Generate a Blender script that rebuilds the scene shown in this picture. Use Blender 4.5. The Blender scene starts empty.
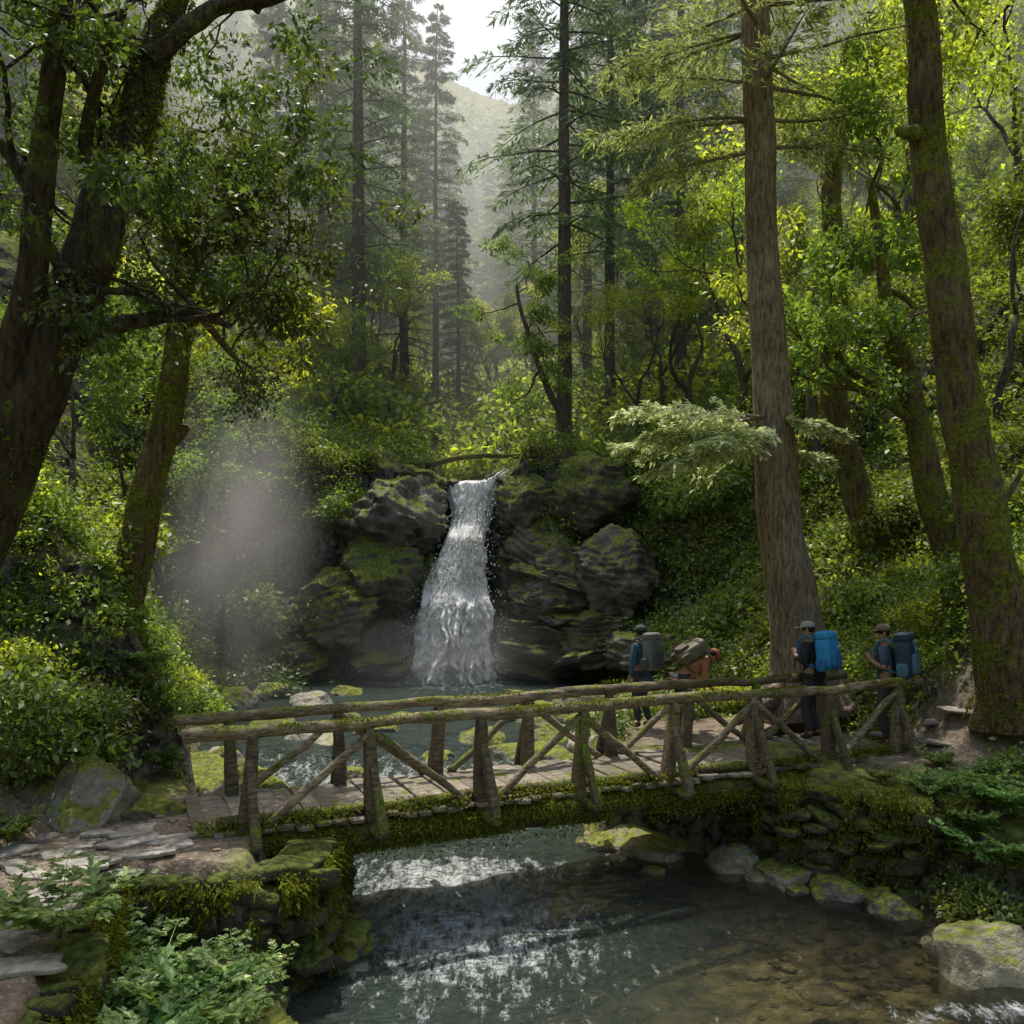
import bpy, bmesh, math, random, time
import numpy as np
from mathutils import Vector, Matrix
T0=time.time()
rng=np.random.default_rng(7); random.seed(7)
scn=bpy.context.scene; COL=scn.collection
CAMZ=2.7; F=900.0
def P(px,py,Y): return np.array([(px-512)/F*Y, Y, CAMZ+(560-py)/F*Y])
# ---------------------------------------------------------------- noise
def _h(i,j,k):
    n=(i*374761393+j*668265263+k*1274126177)&0xffffffff
    n=((n^(n>>13))*1103515245)&0xffffffff
    n=n^(n>>16)
    return (n&0xffff)/65535.0
def vn(p):
    f=np.floor(p); i=f.astype(np.int64); t=p-f; t=t*t*(3-2*t)
    x,y,z=i[:,0],i[:,1],i[:,2]; a,b,c=t[:,0],t[:,1],t[:,2]
    def L(u,v,w): return u+(v-u)*w
    return L(L(L(_h(x,y,z),_h(x+1,y,z),a),L(_h(x,y+1,z),_h(x+1,y+1,z),a),b),
             L(L(_h(x,y,z+1),_h(x+1,y,z+1),a),L(_h(x,y+1,z+1),_h(x+1,y+1,z+1),a),b),c)
def fbm(p,o=4):
    p=np.asarray(p,float); s=0;a=.5
    for k in range(o): s=s+a*(vn(p*(2.03**k)+17.3*k)-.5); a*=.5
    return s*2
def sm(t): t=np.clip(t,0,1); return t*t*(3-2*t)
def nrm(v): return v/(np.linalg.norm(v,axis=-1,keepdims=True)+1e-9)
# ---------------------------------------------------------------- mesh plumbing
def npmesh(name,V,Fc,smooth=False,col=None):
    V=np.asarray(V,dtype='f4'); Fc=np.asarray(Fc,dtype='i4')
    me=bpy.data.meshes.new(name); m,k=Fc.shape
    me.vertices.add(len(V)); me.vertices.foreach_set('co',V.ravel())
    me.loops.add(m*k); me.loops.foreach_set('vertex_index',Fc.ravel())
    me.polygons.add(m); me.polygons.foreach_set('loop_start',np.arange(0,m*k,k,dtype='i4'))
    if smooth: me.polygons.foreach_set('use_smooth',np.ones(m,dtype=bool))
    me.update(calc_edges=True)
    if col is not None:
        a=me.color_attributes.new('Col','FLOAT_COLOR','POINT')
        c=np.ones((len(V),4),dtype='f4'); c[:,:col.shape[1]]=col
        a.data.foreach_set('color',c.ravel())
    return me
class MB:
    def __init__(s): s.V=[];s.F=[];s.C=[];s.n=0
    def add(s,V,Fc,C=None):
        V=np.asarray(V,float); Fc=np.asarray(Fc)
        s.V.append(V); s.F.append(Fc+s.n); s.n+=len(V)
        if C is None: C=np.full((len(V),3),rng.random())
        s.C.append(np.asarray(C,float))
    def tube(s,pts,rad,seg=8,rough=0.0,seed=0,c=None):
        pts=np.asarray(pts,float); rad=np.asarray(rad,float)
        n=len(pts); tan=np.gradient(pts,axis=0); tan=nrm(tan)
        ref=np.array([0,1.0,0]) if abs(tan[0,1])<.8 else np.array([1.0,0,0])
        V=[]
        a=nrm(np.cross(tan[0],ref))
        for i in range(n):
            a=nrm(a-tan[i]*np.dot(a,tan[i])); b=np.cross(tan[i],a)
            th=np.linspace(0,2*math.pi,seg,endpoint=False)
            V.append(pts[i]+rad[i]*(np.cos(th)[:,None]*a+np.sin(th)[:,None]*b))
        V=np.array(V).reshape(-1,3)
        if rough>0:
            cen=np.repeat(pts,seg,axis=0); d=V-cen
            f=1+rough*fbm(V*np.array([3.,3.,1.2])/max(rad[0],.05)*.35+seed*3.1,4)*1.8
            V=cen+d*f[:,None]
        i=np.arange(n-1)[:,None]*seg; j=np.arange(seg)[None,:]; j2=(j+1)%seg
        Fc=np.stack([i+j,i+j2,i+seg+j2,i+seg+j],-1).reshape(-1,4)
        V=np.vstack([V,np.repeat(pts[:1],seg,0),np.repeat(pts[-1:],seg,0)])
        jj=np.arange(seg); k2=(jj+1)%seg; b0=n*seg; b1=b0+seg; l=(n-1)*seg
        Fc=np.vstack([Fc,np.stack([b0+jj,b0+k2,k2,jj],-1),np.stack([l+jj,l+k2,b1+k2,b1+jj],-1)])
        s.add(V,Fc,None if c is None else np.full((len(V),3),c))
    def mesh(s,name,smooth=False): return npmesh(name,np.vstack(s.V),np.vstack(s.F),smooth,np.vstack(s.C))
def link(name,me,mat,parent=None,loc=None,rz=0):
    o=bpy.data.objects.new(name,me); COL.objects.link(o)
    if me is not None and mat is not None and not me.materials: me.materials.append(mat)
    if parent: o.parent=parent
    if loc is not None: o.location=[float(v) for v in loc]
    o.rotation_euler[2]=rz
    return o
def tag(o,label=None,cat=None,group=None,kind=None):
    if label:o['label']=label
    if cat:o['category']=cat
    if group:o['group']=group
    if kind:o['kind']=kind
    return o
def thing(name,label,cat,loc=(0,0,0),rz=0,group=None):
    return tag(link(name,None,None,None,loc,rz),label,cat,group)
def dup(root,loc,rz,label=None,group=None,scale=None):
    r=root.copy(); COL.objects.link(r); r.location=[float(v) for v in loc]; r.rotation_euler[2]=rz
    if scale is not None: r.scale=scale
    if label: r['label']=label
    if group: r['group']=group
    for ch in list(root.children):
        c=ch.copy(); COL.objects.link(c); c.parent=r
    return r
_cs={}
def cubesphere(n):
    if n not in _cs:
        bm=bmesh.new(); bmesh.ops.create_cube(bm,size=2)
        if n: bmesh.ops.subdivide_edges(bm,edges=bm.edges[:],cuts=n,use_grid_fill=True)
        V=np.array([v.co[:] for v in bm.verts]); Fc=np.array([[v.index for v in f.verts] for f in bm.faces]); bm.free()
        _cs[n]=(V,Fc)
    return _cs[n]
def rbox(n=5,p=4.0):
    V,Fc=cubesphere(n); l=(np.abs(V)**p).sum(1)**(1/p); return V/l[:,None],Fc
def rockV(seed,n=11,cuts=9,rough=.12,flat=.55,layer=0):
    V,Fc=cubesphere(n); V=nrm(V.copy()); r=np.random.default_rng(seed)
    for k in range(cuts+(6 if layer else 0)):
        d=nrm(r.normal(0,1,3)); h=r.uniform(flat,.9); q=V@d
        V=V-np.maximum(0,q-h)[:,None]*d*.92
    V=V*(1+.28*fbm(V*1.3+seed*7.7,3))[:,None]
    if layer:
        q=V@nrm(np.array([.3,.1,1.]))*6+fbm(V*1.6+seed,3)*1.2+seed; s=q-np.floor(q)
        f=1+layer*(np.where(s>.75,(1-s)*4,s/.75*.6+.4)-.6)
        V=V*np.stack([f,f,np.ones_like(f)],1)
        V=V*(1+.22*fbm(V*2.6+seed*1.3,4))[:,None]
    V=V*(1+rough*fbm(V*5+seed*3.3,4))[:,None]
    return V,Fc
def leafq(C,D,N,L,W,rnd=None,bend=.18):
    n=len(C); D=nrm(D); S=nrm(np.cross(D,N)); N2=np.cross(S,D)
    L=np.broadcast_to(L,(n,))[:,None]; W=np.broadcast_to(W,(n,))[:,None]
    V=np.stack([C, C+D*L*.45+S*W*.5+N2*W*bend, C+D*L, C+D*L*.45-S*W*.5+N2*W*bend],1).reshape(-1,3)
    Fc=np.arange(4*n).reshape(n,4)
    if rnd is None: rnd=rng.random((n,3))
    return V,Fc,np.repeat(rnd,4,axis=0)
def cloud(cen,rad,nper,ls,squash=.7,seed=0,droop=.3,asp=.5,shell=.55,bend=.18):
    r=np.random.default_rng(seed); cen=np.asarray(cen,float); m=len(cen)
    rad=np.broadcast_to(rad,(m,)); N=m*nper
    d=nrm(r.normal(0,1,(N,3))); rr=np.repeat(rad,nper)*(shell+(1-shell)*r.random(N)**.6)*r.uniform(.5,1.2,N)
    off=d*rr[:,None]; off[:,2]*=squash
    C=np.repeat(cen,nper,axis=0)+off
    C+= (np.stack([vn(C*2.1+5),vn(C*2.1+33),vn(C*2.1+71)],1)-.5)*.6*np.repeat(rad,nper)[:,None]
    D=nrm(d*.6+r.normal(0,.6,(N,3))+np.array([0,0,-droop]))
    Nn=nrm(r.normal(0,.55,(N,3))+np.array([0,0,1.]))
    L=ls*r.uniform(.45,1.5,N)*np.repeat(r.uniform(.75,1.25,m),nper); cl=np.repeat(r.random(m),nper)
    rnd=np.stack([np.clip(cl*.6+r.random(N)*.4,0,1),r.random(N),cl],1)
    return leafq(C,D,Nn,L,L*asp,rnd,bend)
# ---------------------------------------------------------------- terrain function
LY=[-200,3,5,6.6,7.6,9.8,10.6,12,16,20,25,27,28.5,60]
LXv=[8,4,1.5,-1.2,-1.95,-2.1,-3.3,-3.9,-5.6,-7.2,-6.8,-4.2,-3.0,-5]
RY=[-200,7,9,10.2,11.2,12.2,13,15,18,22,25,27,28.5,60]
RXv=[12,6.4,5.5,5.0,4.0,2.9,1.3,.8,1.4,3.2,2.8,.2,-.5,-1.5]
YCX=[-20,-9,-5,-3.2,-1.8,-.6,1,4,8,20]; YCY=[19,22.6,25.2,26.2,27.2,26.6,25.6,24.2,22,18]
def gauss(x,y,cx,cy,sx,sy): return np.exp(-((x-cx)/sx)**2-((y-cy)/sy)**2)
def Wz(y):
    return -1.3+.7*sm((y-12.3)/5.5)+5.72*sm((y-26.3)/1.6)
def H(x,y,fine=True):
    x=np.asarray(x,float); y=np.asarray(y,float)
    wob=.35*fbm(np.stack([x*.6,y*.6,x*0+3],-1).reshape(-1,3),2).reshape(x.shape)*sm((np.abs(y-9.5)-2)/3)
    dl=np.interp(y,LY,LXv)-x+wob; dr=x-np.interp(y,RY,RXv)+wob
    W=-1.3+.7*sm((y-12.3)/5.5)
    d=np.maximum(dl,dr)
    depth=np.interp(x,[-2,1.5,4],[.75,.5,.3])*np.where(y>25.5,.4,1)
    z=W-.06-depth*sm(-d/1.4)
    topL=np.interp(y,[5,8,11,12,25,29],[-.08,-.04,-.05,.0,.1,-.1])
    s0=np.interp(y,[3,5,6.6,8,10,11.6,30],[9.2,6.7,3.9,2.9,2.4,.25,.8])
    stp=np.interp(y,[10.6,11.8,16,22],[0,1.15,.7,0])
    zl=W+(topL-W)*sm(dl/.55)+np.interp(y,[9,12,24,30],[.85,.9,.9,.55])*np.maximum(0,dl-s0)+stp*np.clip(dl-s0,0,1.3)
    topR=np.interp(y,[9.5,11.5,12.8,14.5,20,25,29],[-.5,-.05,0,-.25,-.1,.2,0])
    x0=np.interp(y,[8,11,15,20,26],[6.2,6.3,4.3,3.3,3.0])
    zr=W+(topR-W)*sm(dr/.7)+.66*np.maximum(0,x-x0)*sm((x-x0)/2.0)+.65*gauss(x,y,7.3,13.0,1.0,1.3)
    z=np.where(dl>0,np.maximum(z,zl),z); z=np.where(dr>0,np.maximum(z,zr),z)
    lo=sm((8.15-y)/.15)*sm((x-(-3.05-(y-5.6)*.27))/.12)*(x<3)
    tgt=-.78+np.maximum(0,6-y)*.30
    z=z*(1-lo)+np.minimum(z,tgt)*lo
    z=np.where((y<5)&(x<6)&(x>-2.5),np.maximum(z,tgt*sm((6-x)/4)-1.3*(1-sm((6-x)/4))),z)
    Yc=np.interp(x,YCX,YCY); wd=1.6+np.clip(np.abs(x+1.8)-1.6,0,7)*.75
    k=sm((y-Yc+.5)/wd)
    z=z+5.72*k*np.interp(np.abs(x+1.8),[0,14,40],[1,.8,.4])
    z=z+.75*gauss(x,y,-3.6,27.6,1.1,1.3)+.95*gauss(x,y,.9,27.2,1.2,1.3)
    z=z+.27*np.maximum(0,y-30)+.26*np.maximum(0,y-90)
    p=np.stack([x,y,z*0],-1).reshape(-1,3)
    if fine:
        steep=sm((np.maximum(dl,dr)-.2)/1.5)
        big=fbm(p*.35,3).reshape(x.shape); sml=fbm(p*1.9,4).reshape(x.shape)
        pathm=pathmask(x,y)
        z=z+steep*(big*1.3*sm((y-14)/8)+.22*sml*(1-.85*pathm))+.05*sml*(1-pathm*.5)
        z=z+sm((y-60)/80)*fbm(p*.02,3).reshape(x.shape)*26
    return z
def pathmask(x,y):
    a=sm((x+6.2)/.8)*sm((-2.3-x)/.5)*sm((y-3)/2)*sm((10.9-y)/.8)
    b=sm((x-4.6)/.6)*sm((7.2-x)/.9)*sm((y-11.4)/.6)*sm((13.6-y)/.6)
    c=sm((x-1.6)/.6)*sm((5.4-x)/.8)*sm((y-13.2)/.8)*sm((16.6-y)/.8)
    return np.maximum(np.maximum(a,b),c)
def Hs(x,y): return float(H(np.array([x]),np.array([y]))[0])
# ---------------------------------------------------------------- materials
def newmat(name):
    m=bpy.data.materials.new(name); m.use_nodes=True; nt=m.node_tree
    for n in list(nt.nodes): nt.nodes.remove(n)
    out=nt.nodes.new('ShaderNodeOutputMaterial')
    return m,nt,out
def N(nt,t,**k):
    n=nt.nodes.new('ShaderNode'+t)
    for a,b in k.items(): setattr(n,a,b)
    return n
def lk(nt,a,b): nt.links.new(a,b)
def mixc(nt,fac,a,b):
    n=nt.nodes.new('ShaderNodeMix'); n.data_type='RGBA'
    for s,v in ((0,fac),(6,a),(7,b)):
        if hasattr(v,'links') : nt.links.new(v,n.inputs[s])
        elif s==0: n.inputs[0].default_value=v
        else: n.inputs[s].default_value=(*v,1)
    return n.outputs[2]
def mrange(nt,v,a,b,c=0,d=1):
    n=nt.nodes.new('ShaderNodeMapRange'); nt.links.new(v,n.inputs[0])
    for i,q in enumerate((a,b,c,d)): n.inputs[i+1].default_value=q
    return n.outputs[0]
def math_(nt,op,a,b=None):
    n=nt.nodes.new('ShaderNodeMath'); n.operation=op
    for i,v in enumerate((a,b)):
        if v is None: continue
        if hasattr(v,'links'): nt.links.new(v,n.inputs[i])
        else: n.inputs[i].default_value=v
    return n.outputs[0]
def noise(nt,vec,scale,detail=4,rough=.6,sc3=None):
    detail=min(detail,4)
    if sc3:
        mp=nt.nodes.new('ShaderNodeMapping'); mp.inputs['Scale'].default_value=sc3; nt.links.new(vec,mp.inputs[0]); vec=mp.outputs[0]
    n=nt.nodes.new('ShaderNodeTexNoise'); n.inputs['Scale'].default_value=scale; n.inputs['Detail'].default_value=detail; n.inputs['Roughness'].default_value=rough
    nt.links.new(vec,n.inputs['Vector']); return n.outputs['Fac']
def gain(c,k): return tuple(min(.85,v*k) for v in c)
GL=1.4; GR=1.3
def leafmat(name,c1,c2,trans=.5,tboost=(1.6,1.75,.5),gloss=.035,g=None):
    g=GL if g is None else g; c1=gain(c1,g); c2=gain(c2,g)
    m,nt,out=newmat(name)
    at=N(nt,'Attribute',attribute_name='Col'); sp=N(nt,'SeparateColor'); lk(nt,at.outputs['Color'],sp.inputs[0])
    oi=N(nt,'ObjectInfo')
    c=mixc(nt,sp.outputs[0],c1,c2)
    hs=N(nt,'HueSaturation'); lk(nt,c,hs.inputs['Color']); lk(nt,mrange(nt,oi.outputs['Random'],0,1,.475,.515),hs.inputs['Hue']); lk(nt,mrange(nt,sp.outputs[1],0,1,.6,1.4),hs.inputs['Value'])
    c=hs.outputs[0]
    mm=nt.nodes.new('ShaderNodeMix'); mm.data_type='RGBA'; mm.blend_type='MULTIPLY'; mm.inputs[0].default_value=1; lk(nt,c,mm.inputs[6]); mm.inputs[7].default_value=(*tboost,1)
    d=N(nt,'BsdfDiffuse'); lk(nt,c,d.inputs[0]); t=N(nt,'BsdfTranslucent'); lk(nt,mm.outputs[2],t.inputs[0])
    x=N(nt,'MixShader'); x.inputs[0].default_value=trans; lk(nt,d.outputs[0],x.inputs[1]); lk(nt,t.outputs[0],x.inputs[2])
    g=N(nt,'BsdfGlossy'); g.inputs['Roughness'].default_value=.45; g.inputs['Color'].default_value=(.9,.95,.9,1)
    y=N(nt,'MixShader'); y.inputs[0].default_value=gloss; lk(nt,x.outputs[0],y.inputs[1]); lk(nt,g.outputs[0],y.inputs[2])
    lk(nt,y.outputs[0],out.inputs[0]); return m
def solidmat(name,colfn,rough=.85,bumps=0.4,bscale=12,bdist=.02,spec=.3,sc3=None):
    m,nt,out=newmat(name); b=N(nt,'BsdfPrincipled'); b.inputs['Roughness'].default_value=rough; b.inputs['Specular IOR Level'].default_value=spec
    tc=N(nt,'TexCoord'); vec=tc.outputs['Object']
    c=colfn(nt,vec,b)
    lk(nt,c,b.inputs['Base Color'])
    if bumps>0:
        h=noise(nt,vec,bscale,8,.65,sc3); bp=N(nt,'Bump'); bp.inputs['Strength'].default_value=bumps; bp.inputs['Distance'].default_value=bdist; lk(nt,h,bp.inputs['Height']); lk(nt,bp.outputs[0],b.inputs['Normal'])
    lk(nt,b.outputs[0],out.inputs[0]); return m
def rockmat(name,dark,light,moss=.5,mossc=((.06,.075,.015),(.2,.22,.04)),rough=.8,scale=1.5):
    dark=gain(dark,GR); light=gain(light,GR); mossc=tuple(gain(c,GR) for c in mossc)
    def f(nt,vec,b):
        n1=noise(nt,vec,scale,8,.7); n2=noise(nt,vec,scale*9,6,.7)
        c=mixc(nt,mrange(nt,n1,.32,.68),dark,light)
        c=mixc(nt,mrange(nt,n2,.55,.75,0,.5),c,tuple(min(1,v*1.5) for v in light))
        c=mixc(nt,mrange(nt,n2,.45,.3,0,.6),c,tuple(v*.4 for v in dark))
        g=N(nt,'NewGeometry'); s=N(nt,'SeparateXYZ'); lk(nt,g.outputs['Normal'],s.inputs[0])
        n3=noise(nt,vec,scale*1.6+1,7,.8)
        a=math_(nt,'ADD',math_(nt,'MULTIPLY',s.outputs[2],.45),n3)
        mk=mrange(nt,a,1.02-moss*.75,1.14-moss*.75)
        mc=mixc(nt,mrange(nt,noise(nt,vec,14,4),.35,.65),mossc[0],mossc[1])
        lk(nt,mrange(nt,mk,0,1,rough,1),b.inputs['Roughness'])
        return mixc(nt,mk,c,mc)
    return solidmat(name,f,rough,1.0,9,.06,.35)
def barkmat(name,dark,light,moss=.3,mossc=((.06,.08,.015),(.2,.22,.035)),ms=1.1,ns=16,lo=.36,hi=.66):
    dark=gain(dark,GR); light=gain(light,GR); mossc=tuple(gain(c,GR) for c in mossc)
    def f(nt,vec,b):
        n1=noise(nt,vec,ns,8,.75,(1,1,.22)); c=mixc(nt,mrange(nt,n1,lo,hi),dark,light)
        c=mixc(nt,mrange(nt,noise(nt,vec,.9,3,.6),.35,.7,0,.5),c,dark)
        n3=noise(nt,vec,ms,8,.8); mk=mrange(nt,n3,.78-moss*.6,.86-moss*.6)
        mc=mixc(nt,mrange(nt,noise(nt,vec,22,4),.35,.65),mossc[0],mossc[1])
        return mixc(nt,mk,c,mc)
    return solidmat(name,f,.9,1.0,18,.07,.15,(1,1,.25))
M={}
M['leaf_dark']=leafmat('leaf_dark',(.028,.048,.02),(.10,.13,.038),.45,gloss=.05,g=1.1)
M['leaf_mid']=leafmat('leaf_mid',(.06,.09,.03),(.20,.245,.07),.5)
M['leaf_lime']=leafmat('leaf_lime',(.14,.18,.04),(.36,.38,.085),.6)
M['needle']=leafmat('needle',(.055,.09,.06),(.14,.185,.10),.4,(1.4,1.5,.9),.03,1.5)
M['needle_pale']=leafmat('needle_pale',(.13,.165,.07),(.33,.37,.17),.45,(1.3,1.35,.8),.03,1.1)
M['needle_sunlit']=leafmat('needle_sunlit',(.36,.40,.23),(.66,.69,.44),.4,(1.15,1.15,.85),.03,1.1)  # sunlight on the low branch put into a paler needle colour
M['fern']=leafmat('fern',(.12,.24,.06),(.32,.46,.15),.4,(1.1,1.2,.6),.04,1.0)
M['moss_leaf']=leafmat('moss_leaf',(.055,.07,.012),(.2,.22,.03),.4,(1.3,1.4,.6),.0,1.25)
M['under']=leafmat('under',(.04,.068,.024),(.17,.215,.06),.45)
M['rock']=rockmat('mossy_rock',(.09,.085,.07),(.30,.28,.235),.40)
M['rock_gold']=rockmat('lichen_rock',(.10,.09,.065),(.34,.31,.23),.27)
M['rock_bare']=rockmat('bare_rock',(.14,.13,.11),(.40,.37,.31),.14)
M['slate']=rockmat('slate',(.12,.11,.10),(.34,.32,.285),-.15)
M['pebble']=rockmat('pebble',(.08,.068,.045),(.25,.205,.145),-.6)
M['rock_wet']=rockmat('wet_rock',(.022,.021,.019),(.15,.14,.125),.40,rough=.3,scale=1.2)
M['rock_shoulder']=rockmat('mossy_wet_rock',(.022,.021,.019),(.12,.115,.10),.6,((.04,.052,.012),(.17,.19,.04)),rough=.35,scale=1.1)
M['rock_moss']=rockmat('very_mossy_rock',(.08,.07,.055),(.24,.22,.18),.68)
M['wall']=rockmat('mossy_masonry',(.018,.015,.012),(.09,.078,.064),.56,((.022,.03,.007),(.10,.12,.02)),scale=2.5)
M['bark_dark']=barkmat('bark_dark',(.015,.012,.009),(.08,.063,.048),.38,((.03,.042,.01),(.10,.12,.025)))
M['bark_moss']=barkmat('bark_moss',(.035,.025,.017),(.19,.138,.094),.50,((.045,.055,.011),(.16,.17,.028)),1.9)
M['bark_conifer']=barkmat('bark_conifer',(.06,.045,.035),(.33,.26,.20),.06,ns=20,lo=.34,hi=.64)
M['bark_far']=barkmat('bark_far',(.04,.032,.026),(.14,.115,.095),.1)
def woodf(dark,light,moss,mc=((.05,.07,.013),(.2,.23,.034))):
    def f(nt,vec,b):
        at=N(nt,'Attribute',attribute_name='Col'); sp=N(nt,'SeparateColor'); lk(nt,at.outputs['Color'],sp.inputs[0])
        n1=noise(nt,vec,6,8,.7,(1,6,6)); c=mixc(nt,mrange(nt,n1,.35,.65),dark,light)
        hs=N(nt,'HueSaturation'); lk(nt,c,hs.inputs['Color']); lk(nt,mrange(nt,sp.outputs[0],0,1,.7,1.3),hs.inputs['Value']); c=hs.outputs[0]
        c=mixc(nt,mrange(nt,noise(nt,vec,3.1,4,.7),.45,.7,0,.7),c,dark)
        g=N(nt,'NewGeometry'); s=N(nt,'SeparateXYZ'); lk(nt,g.outputs['Normal'],s.inputs[0])
        a=math_(nt,'ADD',math_(nt,'MULTIPLY',s.outputs[2],.12),noise(nt,vec,2.2,8,.8))
        mk=mrange(nt,a,.86-moss*.6,.96-moss*.6)
        return mixc(nt,mk,c,mixc(nt,mrange(nt,noise(nt,vec,25,3),.35,.65),*mc))
    return f
M['wood']=solidmat('weathered_wood',woodf((.055,.042,.028),(.28,.215,.15),.52),.85,.9,20,.02)
M['wood_rail']=solidmat('rail_wood',woodf((.07,.054,.036),(.38,.30,.215),.50),.85,.9,20,.02)
M['wood_deck']=solidmat('deck_wood',woodf((.09,.078,.062),(.33,.285,.235),.34),.85,.7,20,.01)
M['wood_moss']=solidmat('mossy_wood',woodf((.03,.023,.015),(.10,.08,.055),.64,((.035,.048,.01),(.17,.19,.03))),.95,1.0,14,.04)
def terf(nt,vec,b):
    at=N(nt,'Attribute',attribute_name='Col'); sp=N(nt,'SeparateColor'); lk(nt,at.outputs['Color'],sp.inputs[0])
    g=N(nt,'NewGeometry'); s=N(nt,'SeparateXYZ'); lk(nt,g.outputs['Normal'],s.inputs[0])
    n1=noise(nt,vec,.8,8,.7); n2=noise(nt,vec,6,8,.7); n3=noise(nt,vec,30,3,.6)
    soil=mixc(nt,mrange(nt,n2,.35,.65),(.05,.038,.025),(.16,.125,.085))
    moss=mixc(nt,mrange(nt,n2,.35,.65),(.06,.08,.018),(.23,.26,.05))
    rock=mixc(nt,mrange(nt,n2,.40,.62),(.022,.02,.018),(.17,.16,.14))
    c=mixc(nt,mrange(nt,n1,.40,.52),soil,moss)
    c=mixc(nt,mrange(nt,math_(nt,'ADD',s.outputs[2],math_(nt,'MULTIPLY',n1,.5)),.95,.65),c,rock)
    path=mixc(nt,mrange(nt,n2,.3,.7),(.085,.066,.05),(.26,.205,.155))
    path=mixc(nt,mrange(nt,n3,.56,.68),path,(.36,.32,.27))
    c=mixc(nt,sp.outputs[0],c,path)
    bed=mixc(nt,mrange(nt,noise(nt,vec,3.5,5,.6),.35,.65),(.065,.055,.028),(.34,.275,.145))
    c=mixc(nt,sp.outputs[1],c,bed)
    return c
M['terrain']=solidmat('forest_floor',terf,.9,.9,9,.06,.2)
# ---------------------------------------------------------------- terrain mesh
def axis(lo,hi,core0,core1,step,growth=1.045):
    a=list(np.arange(core0,core1,step)); s=step
    while a[-1]<hi: s*=growth; a.append(a[-1]+s)
    s=step; b=[core0]
    while b[-1]>lo: s*=growth; b.append(b[-1]-s)
    return np.array(sorted(b[1:]+a))
xs=axis(-700,700,-11,11,.075); ys=axis(-60,900,4.5,31,.075)
X,Y=np.meshgrid(xs,ys); Z=H(X,Y)
nx,ny=len(xs),len(ys)
V=np.stack([X,Y,Z],-1).reshape(-1,3)
gy,gx=np.gradient(Z,ys,xs); st=(sm((np.sqrt(gx**2+gy**2)-1.0)/1.5)*sm((Y-12)/3)).ravel()
lay=V[:,2]*1.9+fbm(V*.7,3)*2.5+V[:,0]*.5; lay=lay-np.floor(lay)
V[:,1]+=st*((lay**2)*-.35+.5*fbm(V*1.1+3,4)); V[:,0]+=st*.3*fbm(V*1.3+30,4)
i=np.arange(ny-1)[:,None]*nx; j=np.arange(nx-1)[None,:]
Fc=np.stack([i+j,i+j+1,i+nx+j+1,i+nx+j],-1).reshape(-1,4)
pm=pathmask(X,Y).ravel(); bed=sm((Wz(Y.ravel())+.05-V[:,2])/.1)*(Y.ravel()<26)
tag(link('ground',npmesh('ground',V,Fc,True,np.stack([pm,bed,bed*0],1)),M['terrain']),kind='structure')
# ---------------------------------------------------------------- water
def watermat():
    m,nt,out=newmat('river_water'); g=N(nt,'NewGeometry'); vec=g.outputs['Position']
    at=N(nt,'Attribute',attribute_name='Col'); sp=N(nt,'SeparateColor'); lk(nt,at.outputs['Color'],sp.inputs[0])
    n1=noise(nt,vec,2.6,4,.6,(1,1.8,1)); n2=noise(nt,vec,10,4,.65,(1,1.6,1))
    h=math_(nt,'ADD',n1,math_(nt,'MULTIPLY',n2,.45))
    bp=N(nt,'Bump'); bp.inputs['Strength'].default_value=1.0; bp.inputs['Distance'].default_value=.3; lk(nt,h,bp.inputs['Height'])
    fr=N(nt,'Fresnel'); fr.inputs['IOR'].default_value=1.33; lk(nt,bp.outputs[0],fr.inputs['Normal'])
    tr=N(nt,'BsdfTransparent'); tr.inputs[0].default_value=(.85,.86,.70,1)
    df=N(nt,'BsdfDiffuse'); df.inputs[0].default_value=(.055,.08,.07,1); lk(nt,bp.outputs[0],df.inputs['Normal'])
    a=N(nt,'MixShader'); lk(nt,sp.outputs[1],a.inputs[0]); lk(nt,tr.outputs[0],a.inputs[1]); lk(nt,df.outputs[0],a.inputs[2])
    gl=N(nt,'BsdfGlossy'); gl.inputs['Roughness'].default_value=.10; lk(nt,bp.outputs[0],gl.inputs['Normal'])
    b=N(nt,'MixShader'); lk(nt,math_(nt,'MINIMUM',math_(nt,'MULTIPLY',fr.outputs[0],1.7),.95),b.inputs[0]); lk(nt,a.outputs[0],b.inputs[1]); lk(nt,gl.outputs[0],b.inputs[2])
    fo=N(nt,'BsdfDiffuse'); fo.inputs[0].default_value=(.58,.62,.64,1); lk(nt,bp.outputs[0],fo.inputs['Normal'])
    n3=noise(nt,vec,7,4,.9,(1,.38,1)); fac=mrange(nt,math_(nt,'ADD',n3,math_(nt,'MULTIPLY',sp.outputs[0],.34)),.75,.96)
    c=N(nt,'MixShader'); lk(nt,fac,c.inputs[0]); lk(nt,b.outputs[0],c.inputs[1]); lk(nt,fo.outputs[0],c.inputs[2])
    lk(nt,c.outputs[0],out.inputs[0]); return m
M['water']=watermat()
wx=np.arange(-10,13,.06); wy=np.arange(2,26.9,.06)
X,Y=np.meshgrid(wx,wy); W0=Wz(np.minimum(Y,25.9))
turb=np.clip(gauss(Y*0,Y,0,15.0,1,2.6)+.6*gauss(X,Y,-1.6,25.6,2.5,1.6)+.45*gauss(X,Y,3.8,7.9,1.5,.7)+.3*gauss(X,Y,-.9,11,1.8,2.6),0,1)
p=np.stack([X,Y,X*0],-1).reshape(-1,3)
Z=W0+(.12*fbm(p*np.array([1.5,2.4,1]),4).reshape(X.shape))*(turb+.15)*1.5+.02*fbm(p*np.array([2.4,4.2,1])+9,3).reshape(X.shape)
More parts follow.
